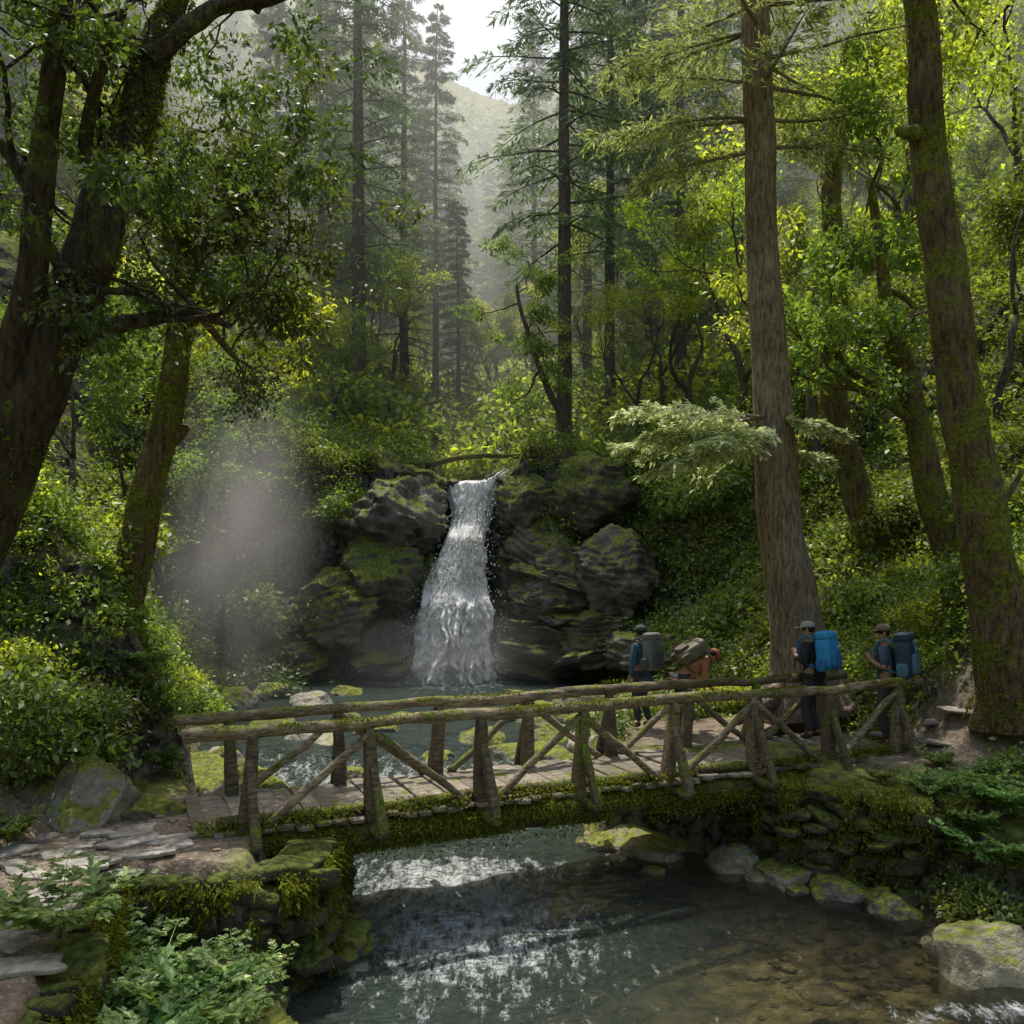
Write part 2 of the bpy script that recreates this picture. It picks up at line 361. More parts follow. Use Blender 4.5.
foam=np.clip(.85*gauss(X*0,Y,0,14.9,1,1.8)*sm((X+6)/2)*sm((2.2-X)/1)+1.5*gauss(X,Y,-1.7,25.0,2.0,1.2)+.6*gauss(X,Y,-1.5,23.2,2.8,2)+.72*gauss(X,Y,-.7,11.2,1.6,1.5)+.55*gauss(X,Y,-.4,9.2,1.4,1.5)+.95*gauss(X,Y,4.2,7.95,1.3,.3)+.32*(Y<12)*(X<2.4),0,1.3)
murk=np.clip(np.interp(X,[-1,1.2,2.6],[.78,.45,.05])+sm((Y-11.5)/4)*.6,0,.9)
nx,ny=len(wx),len(wy); i=np.arange(ny-1)[:,None]*nx; j=np.arange(nx-1)[None,:]
Fc=np.stack([i+j,i+j+1,i+nx+j+1,i+nx+j],-1).reshape(-1,4)
tag(link('river',npmesh('river',np.stack([X,Y,Z],-1).reshape(-1,3),Fc,True,np.stack([foam.ravel(),murk.ravel(),murk.ravel()*0],1)),M['water']),
    'clear shallow river flowing from the pool under the footbridge','river',kind='structure')
def fallmat():
    m,nt,out=newmat('falling_water')
    at=N(nt,'Attribute',attribute_name='Col')
    n1=noise(nt,at.outputs['Color'],1,8,.75,(14,3.6,9)); n2=noise(nt,at.outputs['Color'],1,8,.8,(38,14,9))
    s=math_(nt,'ADD',n1,math_(nt,'MULTIPLY',n2,.5)); fac=mrange(nt,s,.54,.66)
    c=mixc(nt,mrange(nt,n2,.32,.5),(.76,.81,.85),(.99,.99,.99))
    d=N(nt,'BsdfDiffuse'); lk(nt,c,d.inputs[0]); t=N(nt,'BsdfTranslucent'); lk(nt,c,t.inputs[0])
    x=N(nt,'MixShader'); x.inputs[0].default_value=.4; lk(nt,d.outputs[0],x.inputs[1]); lk(nt,t.outputs[0],x.inputs[2])
    tr=N(nt,'BsdfTransparent'); y=N(nt,'MixShader'); lk(nt,fac,y.inputs[0]); lk(nt,tr.outputs[0],y.inputs[1]); lk(nt,x.outputs[0],y.inputs[2])
    lk(nt,y.outputs[0],out.inputs[0]); return m
M['fall']=fallmat()
mb=MB(); EY=[470,488,510,535,575,615,680]; EL=[439,447,454,448,431,421,413]; ER=[520,503,491,487,486,490,494]
for lay in range(4):
    nu,nv=60,220
    v=np.linspace(0,1,nv); u=np.linspace(0,1,nu); py=np.interp(v,[0,1],[470,680])
    lx=np.interp(py,EY,EL); rx=np.interp(py,EY,ER)
    U,Vv=np.meshgrid(u,v); Yd=np.interp(v,[0,.06,.26,.33,.56,.63,1],[28.6,27.2,26.8,26.1,25.8,25.1,24.5])-lay*.13
    inset=-.03+.06*lay
    px=lx[:,None]*(1-(inset+U*(1-2*inset)))+rx[:,None]*(inset+U*(1-2*inset))
    x=(px-512)/F*Yd[:,None]
    z=np.interp(v,[0,.05,1],[5.20,5.06,-.75])[:,None]+U*0
    z=z+(.9*np.maximum(U-.45,0)**1.4-.05)*np.clip(1-Vv*5,0,1)+.1*fbm(np.stack([U*7,Vv*2,U*0],-1).reshape(-1,3),2).reshape(U.shape)*np.clip(1-Vv*4,0,1)
    pp=np.stack([U*9+lay*5,Vv*4.0,U*0+lay],-1).reshape(-1,3)
    dsp=fbm(pp*1.6,5).reshape(U.shape); d2=fbm(pp*np.array([1.5,5,1])+20,4).reshape(U.shape); d3=fbm(pp*np.array([4,5,1])+50,3).reshape(U.shape)
    yy=Yd[:,None]-.5*dsp*(.2+Vv)-.55*d2*(.1+Vv)-.22*d3-.3*np.sin(U*math.pi)*(.25+Vv)
    xx=x+.36*fbm(pp*np.array([.5,2.2,1])+9,4).reshape(U.shape)*(.2+Vv)
    ii=np.arange(nv-1)[:,None]*nu; jj=np.arange(nu-1)[None,:]
    Fc=np.stack([ii+jj,ii+jj+1,ii+nu+jj+1,ii+nu+jj],-1).reshape(-1,4)
    mb.add(np.stack([xx,yy,z],-1).reshape(-1,3),Fc,np.stack([U+lay*.37,Vv,U*0+lay*.3],-1).reshape(-1,3))
n=15000; v=rng.random(n)**.45; uu=rng.normal(.5,.25,n)
py=472+206*v; lx=np.interp(py,EY,EL); rx=np.interp(py,EY,ER); Yd=np.interp(v,[0,1],[26.4,24.2])-rng.random(n)*.5
C=np.stack([((lx+(rx-lx)*uu)-512)/F*Yd,Yd,5.0-5.65*v+rng.normal(0,.1,n)],1)
s_=rng.uniform(.01,.035,n)
Vd,Fd,Cd=leafq(C,rng.normal(0,.4,(n,3))+[0,0,-1],rng.normal(0,1,(n,3)),s_*1.8,s_,bend=.2); mb.add(Vd,Fd,Cd*0+.5)
tag(link('waterfall',mb.mesh('waterfall',True),M['fall']),'white waterfall dropping between dark mossy rocks into the pool','waterfall',kind='structure')
# ---------------------------------------------------------------- boulders
def boulder(x,y,sx,sy,sz,seed,mat,label,group=None,sink=.3,z=None,rz=None,n=11,name='boulder',layer=0,cat='rock'):
    V,Fc=rockV(seed,n,layer=layer); V=V*np.array([sx,sy,sz])
    if z is None: z=Hs(x,y)
    z=z+sz*(1-2*sink)*.5
    o=link(name,npmesh(name,V,Fc,not layer,np.full((len(V),3),.5)),M[mat],None,(x,y,z),rz if rz is not None else seed*1.7)
    return tag(o,label,cat,group)
def bpx(px,py,w,h,z0,seed,mat,label,group=None,dp=1.0):
    Yd=(CAMZ-z0)*F/(py-560); x=(px-512)/F*Yd; sx=w/F*Yd/2; sz=h/F*Yd/2*1.25
    return boulder(x,Yd+sx*.6,sx*1.05,sx*dp,sz,seed,mat,label,group,z=z0-sz*.15,sink=.35,rz=(seed%7-3)*.12,n=17)
bpx(55,832,128,112,-.1,11,'rock','large rounded boulder with a moss cap at the left end of the path')
bpx(25,775,90,70,.2,12,'rock_moss','green mossy boulder behind the large boulder beside the path')
bpx(150,818,70,34,-.05,13,'rock_moss','low mossy rock at the left edge of the bridge deck')
bpx(185,800,90,68,-.8,14,'rock','mossy grey boulder seen behind the left end of the railing')
bpx(255,800,70,50,-1.0,15,'rock_moss','round moss covered boulder between the first two railing posts')
bpx(305,708,46,28,-.55,16,'rock_bare','pale tan boulder at the near edge of the pool')
bpx(232,708,48,30,-.55,17,'rock','dark angular boulder at the left edge of the pool')
bpx(312,752,66,40,-.85,18,'rock_bare','wide pale boulder splashed by the rapids')
bpx(190,735,54,28,-.6,19,'rock','flat mossy boulder left of the rapids')
bpx(375,740,50,22,-.75,20,'rock_wet','low wet rock standing in the rapids')
bpx(480,748,56,26,-.8,21,'rock','wet rock on the right side of the rapids')
bpx(430,768,50,24,-.95,36,'rock_wet','dark rock in the middle of the rapids behind the third post')
bpx(270,735,50,26,-.7,37,'rock','mossy rock left of the wide pale boulder')
bpx(540,725,66,32,-.6,22,'rock','dark boulder seen over the middle of the handrail')
bpx(520,770,80,40,-1.0,38,'rock','rounded mossy boulder on the right edge of the rapids')
bpx(585,790,80,40,-1.1,23,'rock_moss','mossy boulder behind the middle bridge posts')
bpx(645,852,96,42,-1.3,24,'rock_gold','sunlit grey boulder with green moss under the middle of the bridge')
bpx(705,838,66,34,-1.3,25,'rock','rounded mossy stone beside the sunlit boulder under the bridge')
bpx(745,872,60,36,-1.3,26,'rock_gold','cracked grey rock at the foot of the right abutment')
bpx(600,850,46,24,-1.3,27,'rock','small dark rock at the left tip of the right bank')
bpx(995,985,112,104,-1.3,28,'rock_gold','large grey gold mossy boulder at the lower right water edge')
bpx(945,958,36,26,-1.3,29,'rock_gold','small stone beside the mossy boulder at the lower right')
bpx(900,922,50,34,-1.35,30,'rock_wet','dark wet rock at the waterline in front of the right abutment')
bpx(335,962,86,56,-1.35,32,'rock_shoulder','dark wet boulder at the foot of the left abutment')
bpx(830,1000,50,8,-1.42,34,'pebble','flat brown stone just under the surface at the lower right')
for q,(px,py,w,h,z0,mt) in enumerate([(215,772,50,34,-.85,'rock'),(160,765,60,44,-.7,'rock_moss'),(235,748,44,26,-.75,'rock'),(150,735,60,40,-.4,'rock'),(345,722,36,16,-.65,'rock'),(400,722,34,12,-.65,'rock_wet'),(505,722,44,22,-.6,'rock'),(560,748,56,34,-.8,'rock'),(625,745,56,40,-.6,'rock_moss'),(640,775,66,36,-.8,'rock'),(600,762,44,30,-.8,'rock_bare'),(575,706,44,26,-.5,'rock'),(520,702,40,20,-.55,'rock_wet'),(350,785,46,22,-1.05,'rock_wet'),(465,785,44,20,-1.05,'rock'),(265,695,40,22,-.5,'rock'),(200,702,50,34,-.4,'rock_moss'),(345,695,34,14,-.6,'rock_wet')]):
    bpx(px,py,w,h,z0,400+q,mt,'mossy grey boulder at the stream edge seen behind the railing','boulders behind the railing')
for q,(px,py,w,h) in enumerate([(670,862,30,14),(685,852,34,18),(720,868,30,16),(655,875,24,10),(735,852,36,24),(620,862,26,10),(765,885,34,20),(800,895,30,16)]):
    bpx(px,py,w,h,-1.33,440+q,['rock_gold','rock_wet','pebble'][q%3],'small rock on the waterline under the right half of the bridge','small rocks under the bridge')
r=np.random.default_rng(3); k=0
while k<50:
    y=r.uniform(10.5,24); side=r.random()<.5
    x=(np.interp(y,LY,LXv)+r.uniform(-.5,.7)) if side else (np.interp(y,RY,RXv)+r.uniform(-.8,.7))
    if abs(x)>.62*y or (x<-2 and y<11.5): continue
    s=r.uniform(.12,.45)
    boulder(x,y,s*1.2,s,s*.7,100+k,['rock','rock_moss','rock_wet','rock_bare'][k%4],
      ['mossy river stone lying along the left bank of the stream','mossy river stone lying along the right bank of the stream'][0 if side else 1],
      'stones along the left bank' if side else 'stones along the right bank',z=float(Wz(y))-.02,name='river_stone',n=9); k+=1
cl=[(398,520,26.2,90,120),(425,600,26.0,48,110),(375,570,25.6,80,110),(395,650,25.4,60,60),(300,660,24.6,80,50),
    (528,505,26.6,66,80),(532,550,26.2,66,80),(512,590,26.3,44,90),(512,645,25.8,44,50),(565,595,25.4,80,90),(548,655,25.0,70,36),(610,640,24.4,90,60),(660,655,22.6,90,60),(580,500,26.6,90,80),(425,490,27.2,56,50),(620,580,24.6,80,80),(330,610,24.8,80,80)]
names=['left of the waterfall lip','beside the lower left of the fall','left of the upper fall','at the left foot of the fall','at the back edge of the pool on the left',
 'at the right side of the waterfall lip','right of the narrow part of the fall','touching the middle of the fall on its right','at the right foot of the fall','in the slope right of the fall','low on the pool edge right of the fall','above the pool edge on the right','low behind the first hiker','under the fallen log right of the lip','forming the left corner of the waterfall notch','among the shrubs right of the fall','in the dark slope left of the fall']
for q,((px,py,Yd,w,h),nm) in enumerate(zip(cl,names)):
    c=P(px,py,Yd+.3); sx=w/F*Yd/2*1.2; sz=h/F*Yd/2*1.15
    boulder(c[0],c[1],sx,sx*1.0,sz,200+q,'rock_shoulder' if q%3 else 'rock_wet','dark wet rock outcrop '+nm,z=c[2]-sz*.5,sink=0,rz=q*.9,n=27,name='rock_outcrop',layer=.16)
for q,(px,py,Yd,w,nm) in enumerate([(452,480,27.0,16,'left part'),(492,474,27.1,18,'right part')]):
    c=P(px,py,Yd); s_q=w/F*Yd/2; boulder(c[0],c[1],s_q,s_q,s_q*.6,290+q,'rock_wet','small wet rock splitting the water at the '+nm+' of the lip',z=c[2]-.1,sink=.5,name='boulder')
for q,(px,py,Yd,w) in enumerate([(515,668,24.6,60),(540,655,24.9,80),(562,640,25.1,90),(524,632,25.4,60),(548,618,25.4,80),(592,628,24.9,80),(585,660,24.3,90),(520,608,25.9,44),(612,655,24.0,70),(506,652,25.3,36),(396,668,24.9,50),(372,660,24.9,60),(534,590,25.6,60),(562,608,25.3,70),(545,572,25.8,60),(575,585,25.4,70)]):
    c=P(px,py,Yd); sx=w/F*Yd/2*1.2
    o=boulder(c[0],c[1],sx,sx*.9,.26,260+q,'rock_wet','flat wet rock ledge stepping down into the pool beside the fall','wet ledges beside the fall',z=c[2],sink=.5,rz=q*.4,n=17,name='rock_ledge',layer=.12)
    o.rotation_euler[1]=.3
def slab(x,y,s,seed,label,group):
    rs_=np.random.default_rng(seed); V,Fc=rbox(9,6); th=np.arctan2(V[:,1],V[:,0]); k_=rs_.uniform(0,6,4)
    f=1+.16*np.sin(2*th+k_[0])+.12*np.sin(3*th+k_[1])+.08*np.sin(5*th+k_[2])
    V=V*np.stack([f*s*1.3,f*s*.8,np.full_like(f,.022)],1); V[:,2]+=.012*fbm(V*6+seed,3)
    o=link('flat_stone',npmesh('flat_stone',V,Fc,True),M['slate'],None,(x,y,Hs(x,y)+.008),rs_.random()*3)
    o.rotation_euler[0]=rs_.normal(0,.06); o.rotation_euler[1]=rs_.normal(0,.06); tag(o,label,'stone',group)
fs=[(35,905),(12,938),(62,882),(20,872),(110,866),(150,858),(165,843),(100,835),(60,856),(130,845),(4,905),(15,968),(52,908),(135,832),(80,848),(40,880),(85,868),(30,925),(140,868),(175,852),(8,855),(45,840)]
for q,(px,py) in enumerate(fs):
    Yd=(CAMZ+.06)*F/(py-560); slab((px-512)/F*Yd,Yd,r.uniform(.08,.23),300+q,'flat grey stone set in the dirt path at lower left','flat stones of the left path')
for q,(px,py) in enumerate([(930,742),(958,735),(985,728),(940,725),(1005,740),(905,762)]):
    Yd=12.6+.15*q; slab((px-512)/F*12.9,Yd,r.uniform(.12,.25),330+q,'small grey stone on the dirt path beyond the right end of the bridge','stones on the right path')
# ---------------------------------------------------------------- stone abutments
def drystone(name,label,poly,z0,z1,seed,depth=.42,mat='wall',dens=5600):
    rs=np.random.default_rng(seed); base=np.array([poly[0][0],poly[0][1],z0]); root=thing(name,label,'wall',base)
    mb=MB(); poly=np.array(poly,float); seg=np.diff(poly,axis=0); sl=np.linalg.norm(seg,axis=1); cum=np.concatenate([[0],np.cumsum(sl)])
    z=z0
    while z<z1:
        h=rs.uniform(.09,.2); s=rs.uniform(-.2,0)
        while s<cum[-1]:
            l=rs.uniform(.12,.5); c=min(max(s+l/2,0),cum[-1]-1e-3); q=max(np.searchsorted(cum,c)-1,0)
            t=(c-cum[q])/sl[q]; pxy=poly[q]+seg[q]*t; dr_=seg[q]/sl[q]
            V,Fc=rbox(7,rs.uniform(3,7)); V=V*np.array([l/2*1.04,depth/2*rs.uniform(.7,1.25),h/2*rs.uniform(1.0,1.35)])
            V=V*(1+.38*fbm(V*7+rs.random()*50,4))[:,None]
            a=math.atan2(dr_[1],dr_[0])+rs.normal(0,.2); ca,sa=math.cos(a),math.sin(a)
            V=np.stack([V[:,0]*ca-V[:,1]*sa,V[:,0]*sa+V[:,1]*ca,V[:,2]+V[:,0]*rs.normal(0,.18)],1)
            off=rs.normal(0,.07)
            V=V+np.array([pxy[0]+off*-dr_[1],pxy[1]+off*dr_[0],z+h/2])-base
            mb.add(V,Fc); s+=l
        z+=h
    link('stonework',mb.mesh('stonework',True),M[mat],root)
    n=int(cum[-1]*dens); c=rs.random(n)*cum[-1]; q=np.clip(np.searchsorted(cum,c)-1,0,len(seg)-1); t=(c-cum[q])/sl[q]
    pp=poly[q]+seg[q]*t[:,None]; nn=np.stack([seg[q][:,1],-seg[q][:,0]],1)/sl[q][:,None]
    zz=z0+.2+(z1-z0-.15)*rs.random(n)**.6
    top=rs.random(n)<.35; zz[top]=z1+rs.uniform(-.04,.1,top.sum()); offn=np.where(top,rs.uniform(-depth/2,depth/2+.06,n),depth/2+rs.uniform(-.03,.1,n))
    C=np.stack([pp[:,0]+nn[:,0]*offn,pp[:,1]+nn[:,1]*offn,zz],1)
    keep=vn(C*3.1+seed)>np.where(top,.36,.46); C=C[keep]-base; m=len(C)
    Dn=np.concatenate([nn[keep]*.6,-np.ones((m,1))*.6],1)+rs.normal(0,.45,(m,3))
    big=rs.random(m)<.12
    V,Fc,cc=leafq(C,Dn,np.tile([0,0,1.],(m,1))+rs.normal(0,.4,(m,3)),rs.uniform(.02,.05,m)*np.where(big,2.8,1),rs.uniform(.01,.025,m)*np.where(big,1.5,1))
    link('moss',npmesh('moss',V,Fc,False,cc),M['moss_leaf'],root)
    return root
drystone('stone_abutment','mossy dry stone abutment under the left end of the footbridge',[(-2.95,5.2),(-3.3,6.6),(-3.72,8.0),(-3.2,8.2),(-2.25,8.25),(-2.0,8.5),(-2.05,9.4),(-2.15,10.3)],-1.5,-.25,5,.46)
drystone('stone_abutment','dark mossy stone abutment under the right end of the footbridge',[(3.25,13.0),(3.3,12.2),(3.5,11.5),(4.3,11.0),(5.0,10.7),(5.7,10.7)],-1.5,-.16,6,.6)
# ---------------------------------------------------------------- bridge (local: x along, y across, z up)
BA=math.atan2(3.59,8.05); BO=(-2.66,9.07,0.0)
bridge=thing('wooden_footbridge','weathered wooden footbridge with mossy beams and cross braced railings over the stream','bridge',BO,BA)
rb=np.random.default_rng(12)
def log(p0,p1,r0,r1,seg=10,n=12,wob=.012,rough=.12):
    t=np.linspace(0,1,n)[:,None]; pts=np.array(p0)*(1-t)+np.array(p1)*t
    pts[1:-1]+=rb.normal(0,wob,(n-2,3))
    pts=np.vstack([pts[0],(pts[:-1]+pts[1:])/2,pts[-1]])
    rad=np.linspace(r0,r1,len(pts))*(1+rb.normal(0,.04,len(pts)))
    m=MB(); m.tube(pts,rad,seg,rough,rb.random()*10); return m
def squared(p0,p1,w,d):
    p0=np.array(p0,float);p1=np.array(p1,float); L=np.linalg.norm(p1-p0); V,Fc=rbox(11,7); V=V*np.array([w/2,d/2,L/2])
    V[:,:2]*=(1+.3*fbm(V*np.array([9,9,3])+rb.random()*30,4))[:,None]
    V[:,:2]*=np.interp(V[:,2],[-L/2,L/2],[1.2,.9])[:,None]
    q=np.array(Vector(p1-p0).to_track_quat('Z','Y').to_matrix())
    m=MB(); m.add(V@q.T+(p0+p1)/2,Fc); return m
PS=[k*1.26 for k in range(8)]
m=MB(); s=-.52
while s<9.45:
    w=rb.uniform(.13,.21); V,Fc=rbox(5,10); y0=-.12+rb.normal(0,.035); y1=1.56+rb.normal(0,.035)
    V=V*np.array([w/2+.001,(y1-y0)/2,.028])+np.array([s+w/2,(y0+y1)/2,-.03+rb.normal(0,.012)])
    V[:,2]+=.012*fbm(V*6,2); V[:,0]+=rb.normal(0,.006)*V[:,1]
    m.add(V,Fc); s+=w
link('deck',m.mesh('deck'),M['wood_deck'],bridge)
for y in (.02,.75,1.42):
    link('girder',log((-.45,y,-.23),(9.0,y,-.23),.165,.15,14,30,.016,.22).mesh('girder',True),M['wood_moss'],bridge)
ZT={-.03:.965,1.43:.895}
for k,s in enumerate(PS):
    link('cross_beam',log((s,-.46,-.13),(s+rb.normal(0,.02),1.85,-.13),.06,.055,8,6,.006).mesh('cross_beam',True),M['wood_moss'],bridge)
    for side,(y,o) in enumerate(((-.03,-1),(1.43,1))):
        lean=rb.normal(0,.04)
        link('post',squared((s+lean,y,-.18),(s-lean,y,ZT[y]-.03),.155 if side==0 else .14,.13).mesh('post',True),M['wood'],bridge)
        link('raker',squared((s+.03,y+o*.38,-.12),(s,y+o*.07,.64+rb.normal(0,.06)),.095,.075).mesh('raker',True),M['wood'],bridge)
for y in (-.03,1.43):
    for k in range(7):
        a,b=PS[k],PS[k+1]; ap=(k%2==0); yy=y+(-.02 if y<1 else .02)
        if ap: p0,p1=(a+.16,yy,.0),(b-.03,yy,ZT[y]-.1)
        else: p0,p1=(a+.03,yy,ZT[y]-.1),(b-.16,yy,.0)
        link('diagonal_brace',log(p0,p1,.05,.042,8,8,.014).mesh('diagonal_brace',True),M['wood_rail'],bridge)
for y in (-.03,1.43):
    for (a,b,dz) in ((-.62,4.55,0),(4.2,9.3,.02)):
        link('handrail',log((a,y+dz,ZT[y]+dz),(b,y+dz,ZT[y]),.068,.06,12,18,.018,.28).mesh('handrail',True),M['wood_rail'],bridge)
link('kerb_log',log((-.3,.04,.05),(9.0,.04,.05),.065,.06,8,24,.015,.25).mesh('kerb_log',True),M['wood_moss'],bridge)
n=66000; sx=rb.uniform(-.5,9.1,n); ang=rb.uniform(-.2,2.4,n); rr=.165
C=np.stack([sx,.02-np.sin(ang)*rr*1.07-.02,-.23+np.cos(ang)*rr*1.04],1)
sel=rb.random(n); onrail=sel<.26; bk=rb.random(n)<.4; ra=rb.normal(0,.7,n)
C[onrail]=np.stack([sx[onrail],np.where(bk,1.43,-.03)[onrail]+.07*np.sin(ra[onrail]),np.where(bk,.895,.965)[onrail]+.07*np.cos(ra[onrail])],1)
ondeck=(sel>=.26)&(sel<.47); C[ondeck,1]=rb.uniform(-.16,.16,ondeck.sum()); C[ondeck,2]=.0+rb.uniform(-.02,.12,ondeck.sum())
drip=(sel>=.88); C[drip,2]-=rb.random(drip.sum())**2*.2
keep=vn(C*np.array([1.6,3,3])+4)>np.where(onrail,.46,.36); C=C[keep]; mm=len(C); orl=onrail[keep]
ll=rb.uniform(.012,.05,mm)*np.where(orl,.7,1)
V,Fc,cc=leafq(C,rb.normal(0,.5,(mm,3))+[0,-.5,-.45],rb.normal(0,.5,(mm,3))+[0,-.5,.8],ll,ll*.5)
link('moss',npmesh('moss',V,Fc,False,cc),M['moss_leaf'],bridge)
# ---------------------------------------------------------------- trees
def grow(mb,tips,p,d,L,r,depth,rs,up=.1,wob=.22,seg=7,kids=(2,3),spread=.75):
    n=7; pts=[np.array(p,float)]; rad=[r]; d=nrm(np.array(d,float)); dd=[d]
    for i in range(n):
        d=nrm(d+rs.normal(0,wob,3)+np.array([0,0,up])); dd.append(d)
        pts.append(pts[-1]+d*L/n); rad.append(r*(1-.5*(i+1)/n))
    mb.tube(pts,rad,seg,.1,rs.random()*9)
    if depth<=1: tips.extend(pts[4:])
    if depth>0:
        for k in range(rs.integers(kids[0],kids[1]+1)):
            i=n if k==0 else int(rs.integers(3,n+1))
            nd=nrm(dd[i]+nrm(rs.normal(0,1,3))*spread)
            grow(mb,tips,pts[i],nd,L*rs.uniform(.6,.8),rad[i]*.75,depth-1,rs,up,wob,max(5,seg-1),kids,spread)
def smoothpath(pts,n=40):
    pts=np.array(pts,float); t=np.linspace(0,1,len(pts)); tt=np.linspace(0,1,n)
    o=np.stack([np.interp(tt,t,pts[:,k]) for k in range(pts.shape[1])],1)
    for _ in range(3): o[1:-1]=(o[:-2]+2*o[1:-1]+o[2:])/4
    return o
def trunk_from(mb,pts,seg=20,rough=.16,seed=0,n=70,kn=.05):
    q=smoothpath(pts,n); xyz=q[:,:3].copy()
    xyz[2:,0]+=kn*fbm(np.stack([q[2:,2]*.9,q[2:,2]*0+seed,q[2:,2]*0],1),2)*2
    mb.tube(xyz,q[:,3],seg,rough,seed); return xyz,q[:,3]
def trunkmoss(root,xyz,rad,n,seed,thr=.5,base=(0,0,0),ls=.06,mat='moss_leaf',name='moss'):
    rs=np.random.default_rng(seed); i=rs.uniform(0,len(xyz)-1.01,n); a=i.astype(int); t=(i-a)[:,None]
    c=xyz[a]*(1-t)+xyz[a+1]*t; rr=rad[a]
    th=rs.uniform(0,2*math.pi,n); dv=np.stack([np.cos(th),np.sin(th),th*0],1)
    C=c+dv*(rr*1.02)[:,None]; keep=(vn(C*2+seed)*.6+vn(C*5+seed)*.4)>thr; C=C[keep]; dv=dv[keep]; m=len(C)
    V,Fc,cc=leafq(C-np.array(base),dv*.6+rs.normal(0,.5,(m,3))+[0,0,-.4],rs.normal(0,.5,(m,3))+[0,0,1],ls*rs.uniform(.4,1.3,m),ls*.5*rs.uniform(.5,1.2,m))
    return link(name,npmesh(name,V,Fc,False,cc),M[mat],root)
def crownmesh(parts,base,name='crown'):
    Vs=[];Fs=[];Cs=[];n=0
    for V,Fc,c in parts: Vs.append(V-base);Fs.append(Fc+n);Cs.append(c);n+=len(V)
    return npmesh(name,np.vstack(Vs),np.vstack(Fs),False,np.vstack(Cs))
def pl(lst,Y,ws=1.0): return [list(P(px,py,Y+dy))+[w*ws/F*Y/2] for (px,py,dy,w) in lst]
Yt=8.6
base=P(-95,640,Yt); base[2]=Hs(base[0],base[1])
t1=thing('leaning_tree','huge dark leaning tree with mossy trunk at the far left edge','tree',base)
mb=MB(); tips=[]; rs=np.random.default_rng(21)
tr=pl([(-130,760,0,110),(-62,610,0,92),(-8,478,0,80),(40,375,0,72),(88,270,.1,64),(112,200,.2,56),(140,120,.4,48),(152,60,.6,42),(185,-20,.9,34),(215,-180,1.2,26)],Yt,.8)
xyz,rad=trunk_from(mb,tr,22,.2,3)
lim=[[(5,450,0,46),(18,350,-.2,38),(34,240,-.3,34),(38,150,-.4,30),(50,60,-.5,26),(68,-60,-.6,20)],
     [(80,338,0,26),(115,326,.2,22),(155,318,.4,18),(195,312,.6,14),(232,326,.8,8)],
     [(148,60,.4,30),(180,30,.5,26),(215,5,.7,22),(262,2,1,16),(320,-20,1.3,10)],
     [(36,200,-.3,24),(10,150,-.2,18),(-40,100,0,12)],
     [(112,205,.1,22),(85,150,-.2,18),(98,80,-.5,14),(120,10,-.7,10)]]
for q,l in enumerate(lim):
    x_,r_=trunk_from(mb,pl(l,Yt,.8),12,.15,q+5,30)
    for k in (12,18,24,29): grow(mb,tips,x_[k],rs.normal(0,1,3)+[.2,0,.2],1.1,r_[k]*.5,2,rs,.05,.3,6)
for V_ in mb.V: V_-=base
link('trunk',mb.mesh('trunk',True),M['bark_dark'],t1)
trunkmoss(t1,xyz,rad,12000,4,.5,base,.055)
tips=np.array(tips)
extra=[P(px,py,y) for px,py,y in [(20,40,8),(120,40,9),(220,50,9.6),(260,90,10),(300,60,10.5),(330,100,10.6),(10,120,8),(70,110,8.3),(230,130,9.8),(15,190,7.6),(270,140,10.6),(320,150,10.8),(175,150,9.3)]]
cen=np.vstack([tips[rs.permutation(len(tips))[:120]],np.vstack(extra)+rs.normal(0,.15,(len(extra),3)),np.vstack(extra)+rs.normal(0,.4,(len(extra),3))])
link('crown',crownmesh([cloud(cen,rs.uniform(.18,.45,len(cen)),120,.075,.6,1)],base),M['leaf_dark'],t1)
Yt=12.4; base=P(122,610,Yt); base[2]=min(base[2],Hs(base[0],base[1]))
t2=thing('mossy_tree','slim mossy broadleaf tree right of the leaning tree, sunlit on its right side','tree',base)
mb=MB(); tips=[]
tr=pl([(98,740,0,66),(112,660,0,56),(130,580,0,46),(148,500,0,40),(166,420,0,35),(176,345,0,31),(184,290,.1,27),(180,250,.2,22)],Yt,.78)
xyz,rad=trunk_from(mb,tr,18,.18,8)
lim=[[(182,275,.1,20),(205,250,.2,15),(240,215,.4,11),(280,170,.6,8),(310,130,.8,5)],[(180,255,.2,20),(165,225,0,15),(140,215,-.2,10),(120,180,-.4,7)],
     [(181,262,.1,18),(185,225,.3,14),(178,190,.2,11),(190,130,.4,8)],[(178,335,0,16),(210,300,.4,12),(250,290,.7,9),(300,270,.9,6)],[(184,300,0,12),(215,330,.2,8),(240,360,.3,5)],[(172,440,0,14),(184,430,0,12),(190,428,0,5)]]
for q,l in enumerate(lim):
    x_,r_=trunk_from(mb,pl(l,Yt),10,.15,q+15,26)
    if q<5:
        for k in (8,13,18,22,25): grow(mb,tips,x_[k],rs.normal(0,1,3)+[.2,0,.1],1.0,max(r_[k]*.5,.012),1,rs,.05,.3,5)
for V_ in mb.V: V_-=base
link('trunk',mb.mesh('trunk',True),M['bark_moss'],t2); trunkmoss(t2,xyz,rad,12000,14,.44,base,.045)
tips=np.array(tips); ex=np.vstack([P(px,py,y+1.8) for px,py,y in [(160,130,10.4),(200,110,10.6),(240,130,10.8),(290,150,11),(330,170,11.2),(340,215,11.2),(300,230,11),(250,250,10.8),(290,290,11.2),(320,270,11.2),(220,180,10.6),(150,180,10.4),(130,230,10.4),(210,290,10.6),(240,310,10.8),(345,190,11.4),(190,210,10.2),(280,200,10.6)]])
cen=np.vstack([tips[rs.permutation(len(tips))[:90]],ex+rs.normal(0,.12,ex.shape),ex+rs.normal(0,.45,ex.shape)])
